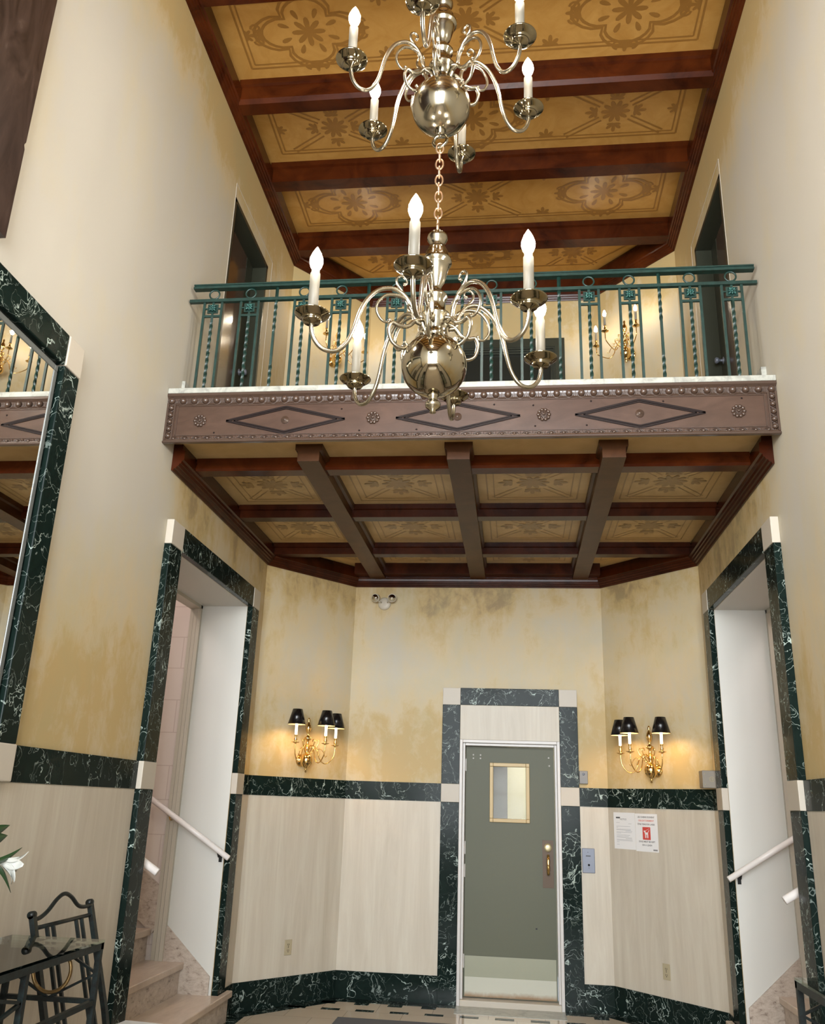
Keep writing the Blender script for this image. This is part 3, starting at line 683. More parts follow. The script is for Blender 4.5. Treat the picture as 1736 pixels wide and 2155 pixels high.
for ra, rb in ((5.42, 6.31), (6.43, 7.345), (7.475, 8.02)):
    for ci, (ca, cb) in enumerate(cols):
        m = MB(); z = ZP-.0015
        if rb > 8 and ci in (0, 3):
            s_ = 1 if ci == 0 else -1; e = cb if ci == 0 else ca
            pts = [(e-s_*.10, ra+.08), (e-s_*.62, ra+.08), (e-s_*.10, rb-.10)]
            for i in range(3): ribbon(m, [pts[i], pts[(i+1) % 3]], .009, z)
        else:
            a, b, c, d = ca+.085, cb-.085, ra+.085, rb-.085
            rectline(m, a, b, c, d, .010, z); rectline(m, a+.05, b-.05, c+.05, d-.05, .008, z)
            cc = ((a+b)/2, (c+d)/2); cross(m, cc, a+.05, b-.05, c+.05, d-.05, z, .008)
        bp(m, 'stencil', SSTEN)
# ================= RAILING =================
RY = 5.03
rl = thing('balcony_railing', 'green wrought iron railing with rings and twisted bars on the balcony edge', 'railing', (XC, RY, FRZ))
RO = Vector((-XC, -RY, -FRZ))
def rp(m, name, mt, par=None):
    o = m.build(name, mt, par or rl)
    if par is None: o.location = RO
    return o
m = MB(); m.box(WL+.03, WR-.02, RY-.022, RY+.022, 4.925, 4.94).box(WL+.03, WR-.02, RY-.012, RY+.012, 4.94, 4.952).box(WL+.03, WR-.02, RY-.018, RY+.018, 4.952, 4.962); rp(m, 'top_rail', GREEN)
rp(MB().box(WL+.01, WR-.01, RY-.013, RY+.013, 4.822, 4.845), 'lower_rail', GREEN)
def flatbar(x, z0, z1, wd=.0165): rp(MB().box(x-wd/2, x+wd/2, RY-.007, RY+.007, z0, z1), 'flat_bar', GREEN)
def twist(m, x, z0, z1, tw0, tw1, s=.0085):
    n = max(2, int((tw1-tw0)/.006)); zs = [z0]+[tw0+(tw1-tw0)*i/n for i in range(n+1)]+[z1]; vs = []
    for z in zs:
        a = max(0, min(z, tw1)-tw0)/.052*PI/2
        for k in range(4):
            t = a+PI/4+k*PI/2; vs.append((x+s*1.35*math.cos(t), RY+s*1.35*math.sin(t), z))
    fs = [(i*4+k, i*4+(k+1) % 4, (i+1)*4+(k+1) % 4, (i+1)*4+k) for i in range(len(zs)-1) for k in range(4)]
    m.add(vs, fs)
for x in (-1.609, -.970, -.335, .300, .943):
    m = MB(); twist(m, x, 4.40, 4.925, 4.58, 4.815); twist(m, x, FRZ, 4.42, 4.12, 4.33); rp(m, 'twisted_post', GREEN)
units = []
for s0 in (-2.245, -1.609, -.970, -.335, .300, .943): units += [s0+.193, s0+.452]
for x in units:
    for sx in (-.062, .062): flatbar(x+sx, FRZ, 4.822)
    rp(MB().torus((x, RY, 4.885), .035, .006, (0, 1, 0), 24, 8), 'ring', GREEN)
    rp(MB().box(x-.055, x+.055, RY-.006, RY+.006, 4.706, 4.722), 'cross_bar', GREEN)
    m = MB(); twist(m, x, FRZ, 4.706, 4.13, 4.66); rp(m, 'twisted_bar', GREEN)
    m = MB(); m.box(x-.037, x+.037, RY-.005, RY+.005, 4.738, 4.806)
    rc = rp(m, 'rosette_plate', GREEN)
    m = MB()
    for k in range(8):
        a = 2*PI*k/8; rr = .026 if k % 2 == 0 else .033
        m.tube([(x+.006*math.cos(a), RY-.012, 4.772+.006*math.sin(a)), (x+rr*.6*math.cos(a), RY-.018, 4.772+rr*.6*math.sin(a)), (x+rr*math.cos(a), RY-.009, 4.772+rr*math.sin(a))], [.004, .008, .003], 6)
    m.ball((x, RY-.014, 4.772), .009, .008, .009, 8); m.build('rosette', GREENL, rc)
    for q4 in ((x-.008, x+.008, 4.806, 4.822), (x-.007, x+.007, 4.722, 4.738), (x-.055, x-.037, 4.768, 4.778), (x+.037, x+.055, 4.768, 4.778)): MB().box(q4[0], q4[1], RY-.005, RY+.005, q4[2], q4[3]).build('tie', GREEN, rc)
o = MB().sweep([(WL, 5.09), (WL, UD[0]-.01)], [(0, FRZ), (0, 4.255), (.022, 4.255), (.022, FRZ)]).build('baseboard_upper_left', CAPST, kind='structure')
o = MB().sweep([(WR, UD[0]-.01), (WR, 5.06)], [(0, FRZ), (0, 4.245), (.03, 4.245), (.03, FRZ)]).build('baseboard_upper_right', CAPST, kind='structure')
# ================= CHANDELIERS =================
def cr(pts, n=5):
    P = [Vector(p) for p in pts]; P = [P[0]*2-P[1]]+P+[P[-1]*2-P[-2]]; out = []
    for i in range(1, len(P)-2):
        for k in range(n):
            t = k/n; a, b, c, d = P[i-1:i+3]
            out.append(.5*((2*b)+(-a+c)*t+(2*a-5*b+4*c-d)*t*t+(-a+3*b-3*c+d)*t**3))
    out.append(P[-2]); return out
MAIN = [(.062, .185), (.091, .200), (.102, .25), (.141, .308), (.197, .33), (.258, .308), (.303, .257), (.335, .186), (.357, .102), (.380, .037), (.412, -.008), (.447, -.025), (.487, -.018), (.518, .013), (.534, .055), (.535, .09)]
CSC = [(.098, .262), (.115, .282), (.162, .300), (.22, .293), (.258, .250), (.263, .205), (.240, .168), (.213, .162), (.206, .176)]
SSC = [(.06, .21), (.091, .196), (.123, .163), (.160, .158), (.192, .166), (.207, .135), (.200, .098), (.186, .072), (.160, .056), (.136, .056), (.124, .072), (.132, .084)]
TSC = [(.118, .262), (.150, .321), (.176, .355), (.180, .385), (.160, .400), (.140, .392), (.134, .372), (.144, .364)]
def chandelier(name, label, zc, arms, chain_top, lower):
    t = thing(name, label, 'chandelier', (XC, 3.267, zc))
    m = MB(); R = .139
    m.lathe([(R*math.sin(PI*k/24), -R*math.cos(PI*k/24)) for k in range(1, 24)], n=40); m.build('globe', GLOBE if lower else BRASS, t)
    m = MB(); m.lathe([(.042, .128), (.05, .150), (.042, .158), (.048, .175), (.060, .205), (.058, .222), (.064, .232), (.064, .243), (.054, .248), (.040, .256), (.040, .315), (.050, .325), (.052, .338), (.044, .347), (.024, .356), (.022, .385), (.036, .410), (.044, .440), (.050, .465), (.056, .487), (.056, .497), (.066, .503), (.066, .520), (.054, .535), (.050, .560), (.038, .585), (.030, .598), (.036, .612), (.046, .630), (.044, .648), (.030, .664), (.010, .668)], n=28)
    m.build('stem', BRASS, t)
    m = MB(); m.lathe([(.012, -.165), (.020, -.158), (.018, -.145), (.026, -.138), (.014, -.132)], n=20)
    if lower: m.lathe([(.004, -.222), (.014, -.216), (.012, -.206), (.030, -.192), (.034, -.178), (.026, -.168), (.010, -.160)], n=20)
    else: m.torus((0, 0, -.198), .034, .008, (.3, 1, 0), 20, 8)
    m.build('finial', BRASS, t)
    for ang, rad in arms:
        a = math.radians(ang); k = (rad-.10)/.435; ca, sa = math.cos(a), math.sin(a)
        def mp(L): return [(ca*(p if p < .1 else .1+(p-.1)*k), sa*(p if p < .1 else .1+(p-.1)*k), z) for p, z in L]
        m = MB(); m.tube(cr(mp(MAIN)), .0095, 10)
        for L, r0 in ((CSC, .0085), (SSC, .011), (TSC, .0072)):
            pts = cr(mp(L), 4); n = len(pts); m.tube(pts, [r0*(1-.45*i/n) for i in range(n)], 8)
            m.ball(pts[-1], .008, n=8)
        ar = m.build('arm', BRASSA, t)
        cx, cy = ca*rad, sa*rad
        m = MB(); m.lathe([(.010, .080), (.013, .086), (.034, .088), (.040, .098), (.036, .102), (.050, .108), (.070, .124), (.074, .128), (.071, .130), (.040, .112), (.020, .112), (.018, .108), (.012, .104)], (cx, cy, 0), 28); m.build('bobeche', BRASSD, ar)
        m = MB(); m.lathe([(.021, .106), (.021, .318), (.017, .322), (.017, .336), (.014, .338)], (cx, cy, 0), 16); m.build('candle', CANDLE, ar)
        m = MB(); m.lathe([(.013, .336), (.022, .352), (.028, .372), (.027, .392), (.018, .418), (.008, .438), (.001, .450)], (cx, cy, 0), 16); m.build('bulb', BULB, ar)
    m = MB(); z = .690; m.torus((0, 0, .690), .020, .005, (1, 0, 0), 16, 6); k = 0; z = .725
    while z < chain_top:
        m.torus((0, 0, z), .017, .0042, ((1, 0, 0), (0, 1, 0))[k % 2], 14, 6, sz=1.7); z += .045; k += 1
    m.build('chain', CHAINM, t)
    if not lower:
        MB().lathe([(.07, ZC-zc), (.07, ZC-zc-.02), (.03, ZC-zc-.05), (.012, ZC-zc-.07)], n=24).build('ceiling_canopy', BRASS, t)
    return t
LOWA = [(-93.4, .536), (-154.5, .534), (139.4, .534), (85.2, .546), (23.0, .4925), (-36.0, .488)]
UPA = [(-95.4, .465), (-155.3, .443), (145.0, .455), (81.7, .47), (23.3, .45), (-34.2, .447)]
chandelier('chandelier', 'brass globe chandelier with six lit candles, the lower one hanging before the balcony', 3.341, LOWA, 1.135, True)
chandelier('chandelier', 'upper brass globe chandelier hung near the coffered ceiling, cut by the top edge', 4.711, UPA, ZC-4.711-.04, False)
# ================= SCONCES =================
def sconce(label, p, nrm, angs, shades, group, bulbm, L=.25):
    t = thing('wall_sconce', label, 'wall lamp', p, group)
    n = Vector((nrm[0], nrm[1], 0)).normalized(); side_ = Vector((-n.y, n.x, 0)); c = n*.085
    m = MB(); m.lathe([(.052, 0), (.055, .006), (.045, .014), (.020, .022), (.012, .05)], (0, 0, 0), 20, axis=n); m.build('wall_plate', GOLD, t)
    m = MB(); m.tube([n*.0, n*.085], .010, 8)
    m.lathe([(.002, -.105), (.009, -.10), (.006, -.085), (.014, -.078), (.006, -.07), (.030, -.055), (.050, -.03), (.056, 0), (.050, .03), (.030, .052), (.014, .062), (.018, .085), (.026, .10), (.018, .12), (.012, .15), (.012, .165), (.032, .18), (.034, .19), (.012, .205), (.008, .225), (.022, .250), (.027, .275), (.020, .305), (.008, .325), (.011, .34), (.012, .352), (.004, .366)], c, 22); m.build('stem', GOLD, t)
    for k, a in enumerate(angs):
        d = n*math.cos(a)+side_*math.sin(a)
        P = lambda r_, z: c+d*r_+Vector((0, 0, z))
        m = MB()
        m.tube(cr([P(.015, .10), P(.045, .125), P(.075, .115), P(.10, .07), P(.115, .02), P(.15, -.02), P(.195, -.015), P(L-.01, .04), P(L, .10), P(L, .125)]), .0048, 8)
        m.tube(cr([P(.03, .06), P(.06, .09), P(.09, .13), P(.10, .165), P(.078, .175), P(.068, .155)]), .0042, 6)
        m.tube(cr([P(.09, .09), P(.12, .10), P(.15, .07), P(.165, .035), P(.18, .045)]), .003, 6)
        ar = m.build('arm', GOLD, t); e = P(L, 0)
        m = MB(); m.lathe([(.006, .122), (.012, .128), (.034, .136), (.036, .139), (.010, .141), (.012, .15), (.016, .162), (.009, .175), (.012, .19), (.015, .198), (.012, .199)], e, 18); m.build('candle_cup', GOLD, ar)
        m = MB(); m.lathe([(.0115, .198), (.0115, .295), (.008, .30)], e, 12); m.build('candle', SLEEVEW if shades else CANDLE, ar)
        m = MB(); m.lathe([(.007, .30), (.015, .312), (.018, .328), (.012, .352), (.002, .372)], e, 12); m.build('bulb', bulbm, ar)
        if shades:
            m = MB(); z0, z1 = .285, .415; r0, r1 = .078, .042
            vs = []; nn = 28
            for rr, zz in ((r0, z0), (r1, z1), (r1-.002, z1), (r0-.002, z0)):
                for q in range(nn): th = 2*PI*q/nn; vs.append((e.x+rr*math.cos(th), e.y+rr*math.sin(th), e.z+zz))
            o_ = len(m.v); m.v += vs
            for i, mi in ((0, 0), (1, 0), (2, 1), (3, 0)):
                for q in range(nn):
                    j = (i+1) % 4; m.f.append((i*nn+q, i*nn+(q+1) % nn, j*nn+(q+1) % nn, j*nn+q)); m.sm.append(True); m.mi.append(mi)
            m.tube([(e.x-.012, e.y, e.z+.30), (e.x-.02, e.y, e.z+.34), (e.x-r1, e.y, e.z+z1-.02)], .001, 5)
            m.build('lamp_shade', [SHADE, SHADEIN], ar)
    return t
nl = (D-SP, -(BL-WL)); nr_ = (-(D-SP), -(WR-BR))
A3 = (0, math.radians(62), math.radians(-62))
sconce('brass wall lamp with three black shades on the left splayed wall below the balcony', (-1.896, 7.856, 1.927), nl, A3, True, 'shaded wall lamps under the balcony', SBULB)
sconce('brass wall lamp with three black shades on the right splayed wall above the notices', (1.194, 7.855, 1.925), nr_, A3, True, 'shaded wall lamps under the balcony', SBULB)
sconce('bare candle brass wall lamp on the left splayed wall of the gallery', (-1.874, 7.883, 5.90), nl, A3, False, 'bare candle wall lamps on the gallery', UBULB, .29)
sconce('bare candle brass wall lamp on the right splayed wall of the gallery', (1.168, 7.883, 5.89), nr_, A3, False, 'bare candle wall lamps on the gallery', UBULB, .29)
# ================= WALL FITTINGS =================
def onwall(p, n):
    n = Vector((n[0], n[1], 0)).normalized(); return Vector(p), n, Vector((-n.y, n.x, 0)), Vector((0, 0, 1))
# emergency light
t = thing('emergency_light', 'cream twin head emergency light on the back wall just under the balcony', 'emergency light', (-1.265, D, 3.45))
m = MB(); m.lathe([(.062, 0), (.062, .012), (.055, .018), (.03, .022), (0, .022)], (0, 0, -.01), 24, axis=(0, -1, 0)); m.build('canopy', LAMPHEAD, t)
for sx, dirv in ((-1, (-.35, -1, -.35)), (1, (.1, -1, -.25))):
    m = MB(); c = Vector((sx*.082, -.085, .03)); d = Vector(dirv).normalized()
    m.tube([(sx*.03, -.015, .0), (sx*.05, -.05, .005), tuple(c-d*.02)], .009, 8)
    m.lathe([(.010, -.055), (.028, -.05), (.040, -.01), (.042, .0), (.038, .001)], c, 20, axis=d); h = m.build('lamp_head', LAMPHEAD, t)
    m = MB(); m.lathe([(.036, .002), (.030, -.006), (.012, -.016), (0, -.018)], c, 20, axis=d); m.build('reflector', CHROME, h)
# key plate
t = thing('card_reader', 'brushed steel intercom plate on the wall right of the olive door', 'access panel', (.626, D-.014, 1.175))
MB().box(-.054, .054, -.010, 0, -.10, .10).build('face_plate', STEEL, t, bevel=.004)
m = MB(); m.box(-.022, .018, -.012, -.0095, .034, .042); m.lathe([(.009, 0), (.009, .003)], (.002, -.0095, -.035), 14, axis=(0, -1, 0)); m.lathe([(.003, 0), (.003, .003)], (.002, -.0095, -.058), 8, axis=(0, -1, 0)); m.lathe([(.003, 0), (.003, .003)], (-.004, -.0095, .068), 8, axis=(0, -1, 0)); m.build('slot', BLACK, t)
t = thing('door_buzzer', 'small dark grey box beside the marble door surround above the chair rail', 'buzzer', (.603, D, 1.867))
MB().box(-.037, .037, -.035, 0, -.055, .055).build('box', GREYP, t, bevel=.003)
m = MB(); m.lathe([(.011, 0), (.011, .004), (.006, .006), (0, .006)], (0, -.035, .028), 14, axis=(0, -1, 0)); m.build('button', STEEL, t)
# junction box on the right wall by the stair doorway
t = thing('junction_box', 'square beige box with round dial beside the right stair doorway', 'junction box', (WR, 7.21, 1.845))
MB().box(-.135, -.001, -.0, .13, -.065, .065).build('housing', mat('box_paint', (.23, .195, .15), .5), t, bevel=.005)
m = MB(); m.torus((-.065, -.001, .0), .018, .002, (0, 1, 0), 18, 6); m.torus((-.065, -.001, 0), .008, .003, (0, 1, 0), 14, 6)
for a, b in ((-.05, .04), (.05, .04), (-.05, -.04), (.05, -.04)): m.ball((-.065+a, -.001, b), .004, n=8)
m.build('dial', BEIGEP, t)
# outlets
for lab, p, n in (('beige wall outlet low on the left splayed wall', (-1.898, 7.853, .43), nl), ('beige wall outlet low on the right splayed wall under the notices', (1.189, 7.861, .40), nr_)):
    p, n, s_, z_ = onwall(p, n); t = thing('wall_outlet', lab, 'outlet', p+n*.014, 'beige outlets on the splayed walls')
    MB().obox(n*.003, s_, n, z_, .036, .003, .058).build('cover_plate', BEIGEP, t, bevel=.002)
    m = MB()
    for zz in (.022, -.022):
        for sx in (-.007, .007): m.obox(n*.0062+s_*sx+z_*zz, s_, n, z_, .0015, .0008, .006)
        m.obox(n*.0062+z_*(zz-.012), s_, n, z_, .003, .0008, .003)
    m.obox(n*.0062, s_, n, z_, .003, .0008, .003); m.build('slots', BLACK, t)
# notices
pR = Vector((1.0205, 8.046, 1.43)); nR = Vector((nr_[0], nr_[1], 0)).normalized(); sR = Vector((nR.y, -nR.x, 0))
if sR.x < 0: sR = -sR
def text(parent, body, size, org, s_, n, mt, name='lettering', bold=0):
    cu = bpy.data.curves.new('t', 'FONT'); cu.body = body; cu.size = size; cu.align_x = 'CENTER'; cu.align_y = 'CENTER'; cu.offset = bold
    to = bpy.data.objects.new('t', cu); C.objects.link(to)
    bpy.context.view_layer.update(); dg = bpy.context.evaluated_depsgraph_get()
    me = bpy.data.meshes.new_from_object(to.evaluated_get(dg)); C.objects.unlink(to); bpy.data.objects.remove(to)
    z_ = Vector((0, 0, 1))
    for v_ in me.vertices: q = Vector(org)+s_*v_.co.x+z_*v_.co.y+n*.0012; v_.co = q
    me.materials.clear(); me.materials.append(mt)
    o = bpy.data.objects.new(name, me); C.objects.link(o); o.parent = parent; return o
Z = Vector((0, 0, 1))
t1 = thing('paper_notice', 'white typed notice page, the left of two papers on the right splayed wall', 'notice', pR-sR*.120+nR*.0145+Z*.003)
MB().obox((0, 0, 0), sR, nR, Z, .118, .0008, .148).build('sheet', PAPER, t1)
t2 = thing('paper_notice', 'bilingual notice that dogs must be kept on a leash, with red dog symbol', 'notice', pR+sR*.119+nR*.0145-Z*.003)
MB().obox((0, 0, 0), sR, nR, Z, .118, .0008, .150).build('sheet', PAPER, t2)
text(t1, 'NOTICE', .020, sR*-.01+Z*.092, sR, nR, INK)
m = MB(); m.obox(sR*-.068+Z*.105+nR*.001, sR, nR, Z, .023, .0004, .006); m.build('letterhead_mark', INK, t1)
m = MB()
for z, a, b in ((.065, -.09, -.05), (.058, .045, .08), (.035, -.09, .065), (.026, -.09, -.07), (.012, -.09, .07), (.005, -.09, .07), (-.003, .01, .085), (-.012, -.09, .08), (-.020, -.09, -.04), (-.036, -.09, .06), (-.046, -.09, .045), (-.055, -.09, .08), (-.064, .01, .08), (-.072, -.09, .085), (-.080, -.09, .085), (-.092, -.09, -.06), (-.112, -.09, -.06)):
    m.obox(sR*((a+b)/2)+Z*z+nR*.001, sR, nR, Z, (b-a)/2, .0004, .0012)
m.build('typed_lines', mat('pale_ink', (.35, .35, .36), .6), t1)
text(t2, 'LES CHIENS DOIVENT', .0185, Z*.122, sR, nR, INK, bold=.0004)
text(t2, 'OBLIGATOIREMENT', .0185, Z*.094, sR, nR, REDT, bold=.0004)
text(t2, '\u00caTRE TENUS EN LAISSE', .0175, Z*.065, sR, nR, INK, bold=.0004)
text(t2, 'DOGS MUST BE KEPT', .0180, Z*-.072, sR, nR, INK, bold=.0004)
text(t2, 'ON A LEASH', .0185, Z*-.099, sR, nR, INK, bold=.0004)
MB().obox(Z*-.006+nR*.0010, sR, nR, Z, .041, .0004, .050).build('red_square', RED, t2)
m = MB()
def rp2(a, b, c, d): m.obox(sR*((a+b)/2)+Z*((c+d)/2-.006)+nR*.0018, sR, nR, Z, abs(b-a)/2, .0003, abs(d-c)/2)
rp2(-.016, .016, -.010, .008); rp2(-.020, -.010, .0, .022); rp2(-.028, -.016, .012, .022)
for a in (-.016, -.008, .006, .012): rp2(a, a+.005, -.036, -.008)
m.bar(sR*.014+Z*.0+nR*.0018, sR*.028+Z*.020+nR*.0018, .0006, .004, tuple(Z)); m.bar(sR*-.010+Z*.014+nR*.0018, sR*.030+Z*.034+nR*.0018, .0006, .0016, tuple(Z)); m.build('dog_symbol', PAPER, t2)
m = MB(); m.obox(sR*.085-Z*.134+nR*.001, sR, nR, Z, .022, .0004, .006); m.build('footer_mark', mat('mid_ink', (.25, .25, .25), .6), t2)
# white board low on the gallery wall
tag(MB().obox((.955, 8.10, 5.62), sR, nR, Z, .09, .01, .10).build('wall_panel', mat('pale_panel', (.72, .72, .72), .5)), 'small pale panel low on the right splayed gallery wall', 'wall panel')
# ================= MIRROR =================
mr = thing('wall_mirror', 'tall mirror in a dark green marble frame with cream corner block, left wall', 'mirror', (WL, 2.4, 1.62))
MO = Vector((-WL, -2.4, -1.62))
def mp_(m, name, mt, bevel=.006): o = m.build(name, mt, mr, bevel=bevel); o.location = MO; return o
YM0, YM1 = 1.0, 3.585; P = .05
mp_(MB().box(WL, WL+P, YM1, 3.735, ZB1, 3.565), 'frame_jamb', MARBLE)
mp_(MB().box(WL, WL+P, YM0-.15, YM0, ZB1, 3.565), 'frame_jamb', MARBLE)
mp_(MB().box(WL, WL+P, YM0, YM1, 3.565, 3.73), 'frame_lintel', MARBLE)
mp_(MB().box(WL, WL+P, YM0, YM1, ZB2, ZB1), 'frame_sill', MARBLE)
for a in (YM0-.15, YM1):
    mp_(MB().box(WL, WL+P+.006, a, a+.15, 3.565, 3.73), 'corner_block', CREAM); mp_(MB().box(WL, WL+P+.006, a, a+.15, ZB2, ZB1), 'corner_block', CREAM)
mp_(MB().box(WL+.012, WL+.024, YM0+.03, YM1-.045, ZB1+.03, 3.52), 'mirror_glass', MIRR, 0)
m = MB()
for a, b, c, d in rects(YM0, YM1-.015, ZB1, 3.55, [(YM0+.03, YM1-.045, ZB1+.03, 3.52)]): m.box(WL+.003, WL+.028, a, b, c, d)
mp_(m, 'bevelled_strip', BEVEL, .004)
m = MB(); m.prism([(1.0, 3.85), (2.965, 3.85), (2.965, 4.32), (2.955, 4.34), (2.965, 4.36), (2.975, 6.4), (1.0, 6.4)], WL+.002, WL+.05, 'yz')
hg = m.build('wall_hanging', DPANEL); tag(hg, 'dark brown streaked hanging high on the left wall above the mirror', 'wall hanging')
# ================= CONSOLES, CHAIR, FLOWERS =================
def console(side, label):
    t = thing('console_table', label, 'table', (mx(WL, side), 3.0, 0)); s = -side
    TX = lambda v: s*v
    x0, x1, y1, y0, H = .085, .50, .90, -1.9, 1.0
    lx = (x0+.01, x1-.012); ly = (y1-.012, .30, -.65, -1.25, y0+.012)
    MB().box(TX(x0), TX(x1), y0, y1, H-.010, H).build('glass_top', GLASS, t)
    m = MB()
    for y in (y0+.012, y1-.012): m.box(TX(x0), TX(x1), y-.012, y+.012, H-.035, H-.011)
    for x in lx: m.box(TX(x-.012), TX(x+.012), y0, y1, H-.037, H-.0105)
    for x in lx: m.box(TX(x-.010), TX(x+.010), y0, y1, .757, .777)
    for y in ly: m.box(TX(lx[0]), TX(lx[1]), y-.010, y+.010, .760, .778)
    m.build('top_frame', IRON, t)
    for x in lx:
        for y in ly: MB().box(TX(x-.011), TX(x+.011), y-.011, y+.011, 0, H-.03).build('leg', IRON, t)
    def dia(m, q): m.build('diamond_brace', IRON, t); q.build('bronze_ring', RINGB, t)
    for y in (ly[0], ly[-1]):
        m = MB(); q = MB()
        cx = (lx[0]+lx[1])/2; zc_ = .873; hw = (lx[1]-lx[0])/2; hz = .10
        pts = [(cx-hw, zc_), (cx, zc_+hz), (cx+hw, zc_), (cx, zc_-hz)]
        for i in range(4): a, b = pts[i], pts[(i+1) % 4]; m.bar((TX(a[0]), y, a[1]), (TX(b[0]), y, b[1]), .010, .010)
        q.torus((TX(cx), y, zc_+.002), .083, .008, (0, 1, 0), 32, 8); dia(m, q)
    for x in lx:
        for ya, yb in ((ly[2], ly[1]), (ly[3], ly[2]), (ly[4], ly[3])):
            m = MB(); q = MB(); cy = (ya+yb)/2; hw = (yb-ya)/2; zc_ = .873; hz = .10
            pts = [(cy-hw, zc_), (cy, zc_+hz), (cy+hw, zc_), (cy, zc_-hz)]
            for i in range(4): a, b = pts[i], pts[(i+1) % 4]; m.bar((TX(x), a[0], a[1]), (TX(x), b[0], b[1]), .012, .012)
            q.torus((TX(x), cy, zc_), .083, .008, (1, 0, 0), 32, 8); dia(m, q)
    m = MB()
    for y in (ly[0], ly[-1]): m.box(TX(lx[0]), TX(lx[1]), y-.008, y+.008, .15, .166)
    for x in lx: m.box(TX(x-.008), TX(x+.008), y0, y1, .15, .166)
    m.build('lower_stretcher', IRON, t)
console(-1, 'tall iron console table with glass top below the mirror, left wall')
console(1, 'iron console table with glass top at the right edge')
# chair against the left wall
ch = thing('iron_chair', 'black iron chair with curved top rail against the left wall', 'chair', (-1.75, 4.25, 0))
Y0, Y1 = 3.975, 4.525
def bk(z): return -2.115+(1.083-z)*.316 if z > .46 else -1.918-(.46-z)*.12
cv = lambda x, y, z: (x+1.75, y-4.25, z)
for y in (Y0, Y1):
    m = MB(); pts = [cv(bk(z), y, z) for z in (.0, .2, .44, .6, .8, .95, 1.065)]
    for a, b in zip(pts, pts[1:]): m.bar(a, b, .030, .022)
    m.lathe([(.016, -.015), (.016, .015)], cv(bk(1.075), y, 1.070), 14, axis=(0, 1, 0)); m.build('back_post', IRON, ch)
m = MB(); w_ = Y1-Y0
m.tube(cr([cv(bk(1.05), Y0+w_*t, z) for t, z in ((0, 1.053), (.10, 1.053), (.22, 1.075), (.35, 1.118), (.47, 1.135), (.60, 1.115), (.74, 1.072), (.86, 1.058), (1, 1.060))]), .0095, 10); m.build('top_rail', IRON, ch)
MB().tube([cv(bk(1.03), Y0, 1.015), cv(bk(1.03), Y1, 1.015)], .0095, 10).build('cross_rail', IRON, ch)
for t_ in (.20, .30, .70, .80):
    y = Y0+w_*t_; MB().bar(cv(bk(1.01), y, 1.01), cv(bk(.47), y, .47), .014, .014, (0, 1, 0)).build('back_slat', IRON, ch)
m = MB(); m.box(-.17, .27, Y0-4.25, Y1-4.25, .435, .455); m.build('seat_frame', IRON, ch)
MB().box(-.15, .26, Y0-4.235, Y1-4.265, .455, .495).build('seat_cushion', mat('seat_fabric', (.25, .2, .14), .8), ch, bevel=.012)
for y in (Y0, Y1): MB().bar((.255, y-4.25, 0), (.255, y-4.25, .44), .024, .024, (0, 1, 0)).build('front_leg', IRON, ch)
# side table with magazines beyond the chair
t = thing('side_table', 'small iron side table beyond the chair holding magazines', 'table', (-1.86, 4.69, 0))
MB().box(-.10, .10, -.07, .07, .455, .475).build('table_top', IRON, t)
for a in (-.09, .09):
    for b in (-.06, .06): MB().box(a-.008, a+.008, b-.008, b+.008, 0, .455).build('leg', IRON, t)
for k, (dz, rz_, col, lb) in enumerate(((0, .1, (.12, .25, .12), 'green covered magazine under the white one on the side table'), (.012, -.12, (.75, .77, .78), 'white magazine on top of the side table by the stairs'))):
    o = MB().box(-.105, .105, -.10, .10, 0, .010).build('magazine', mat('magazine_cover', col, .3)); o.location = (-1.885, 4.72, .4755+dz); o.rotation_euler = (0, 0, rz_); tag(o, lb, 'magazine')
# flowers
vz = thing('flower_vase', 'porcelain vase of white lilies on the left console table', 'flowers', (-1.93, 2.80, 1.001))
m = MB(); m.lathe([(.05, 0), (.075, .03), (.09, .09), (.075, .16), (.04, .20), (.045, .225), (.038, .225), (.034, .20)], n=28); m.build('vase', PORCEL, vz)
VO = Vector(vz.location)
def leafm(p0, p1, wd, droop=0.02, mt=LEAF, nm='leaf', twist_=(1, 0, 0)):
    p0, p1 = Vector(p0)-VO, Vector(p1)-VO; d = p1-p0; n = 10; vs = []; a = Vector(twist_); a = (a-d*(a.dot(d)/d.dot(d))).normalized(); up = d.cross(a).normalized()
    for i in range(n+1):
        t_ = i/n; wv = wd*math.sin(PI*(t_**.8))*.5+.0008; c = p0+d*t_+Vector((0, 0, 1))*droop*math.sin(PI*t_)
        vs += [c+up*wv, c+a*wv*.35, c-up*wv]
    fs = [(3*i+k, 3*i+k+1, 3*i+k+4, 3*i+k+3) for i in range(n) for k in (0, 1)]
    o = MB().add(vs, fs, True).build(nm, mt, vz); md = o.modifiers.new('solid', 'SOLIDIFY'); md.thickness = .0012; return o
m = MB(); base = Vector((0, 0, .2))
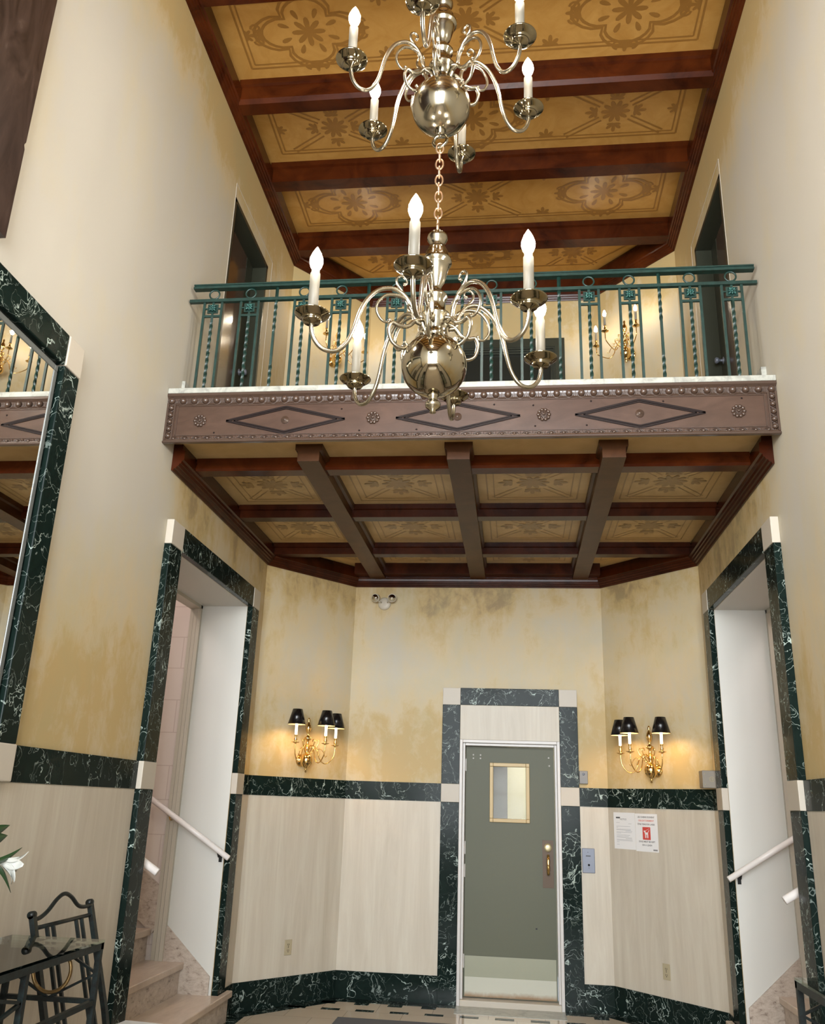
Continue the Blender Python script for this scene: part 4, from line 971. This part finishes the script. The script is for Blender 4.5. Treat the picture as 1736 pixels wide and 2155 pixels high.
for e in ((-1.87, 3.16, 1.44), (-1.86, 3.20, 1.345), (-1.86, 3.12, 1.30), (-1.95, 2.9, 1.5), (-1.9, 2.75, 1.55), (-1.98, 2.6, 1.42)):
    e = Vector(e)-VO; m.tube(cr([base, base.lerp(e, .5)+Vector((0, 0, .06)), e]), .003, 6)
m.build('stems', LEAF, vz)
leafm((-1.86, 3.08, 1.43), (-1.85, 3.216, 1.463), .035, .0); leafm((-1.86, 3.08, 1.415), (-1.85, 3.213, 1.428), .045, -.005)
leafm((-1.86, 3.10, 1.335), (-1.85, 3.328, 1.382), .022, -.014); leafm((-1.86, 3.15, 1.335), (-1.85, 3.300, 1.228), .020, .022)
leafm((-1.86, 3.08, 1.29), (-1.85, 3.21, 1.255), .045, .01)
for e in ((-1.80, 2.95, 1.6), (-2.05, 2.6, 1.55), (-1.75, 2.65, 1.45), (-1.85, 3.0, 1.25), (-2.0, 2.45, 1.35)): leafm(VO+base, e, .05, .03)
def lily(p, d, mt, L=.10):
    d = Vector(d).normalized(); a = d.orthogonal().normalized(); b = d.cross(a); p = Vector(p)-VO; m = MB()
    for k in range(6):
        th = 2*PI*k/6; o_ = a*math.cos(th)+b*math.sin(th); s_ = a*-math.sin(th)+b*math.cos(th); vs = []
        for i in range(9):
            t_ = i/8; c = p+d*(L*(t_-.35*max(0, t_-.6)*t_))+o_*(.008+.055*t_**2.2); wv = .002+.018*math.sin(PI*min(t_*.9+.06, 1)); vs += [c+s_*wv, c-o_*.004, c-s_*wv]
        m.add(vs, [(3*i+q, 3*i+q+1, 3*i+q+4, 3*i+q+3) for i in range(8) for q in (0, 1)], True)
    o = m.build('lily_bloom', mt, vz); md = o.modifiers.new('solid', 'SOLIDIFY'); md.thickness = .001
lily((-1.875, 3.24, 1.338), (.75, .5, -.30), PETAL, .085)
lily((-1.87, 3.05, 1.27), (.2, .8, -.4), YEL); lily((-1.93, 2.9, 1.5), (.4, .2, .6), PETAL); lily((-1.98, 2.62, 1.42), (.3, -.6, .3), PETAL)
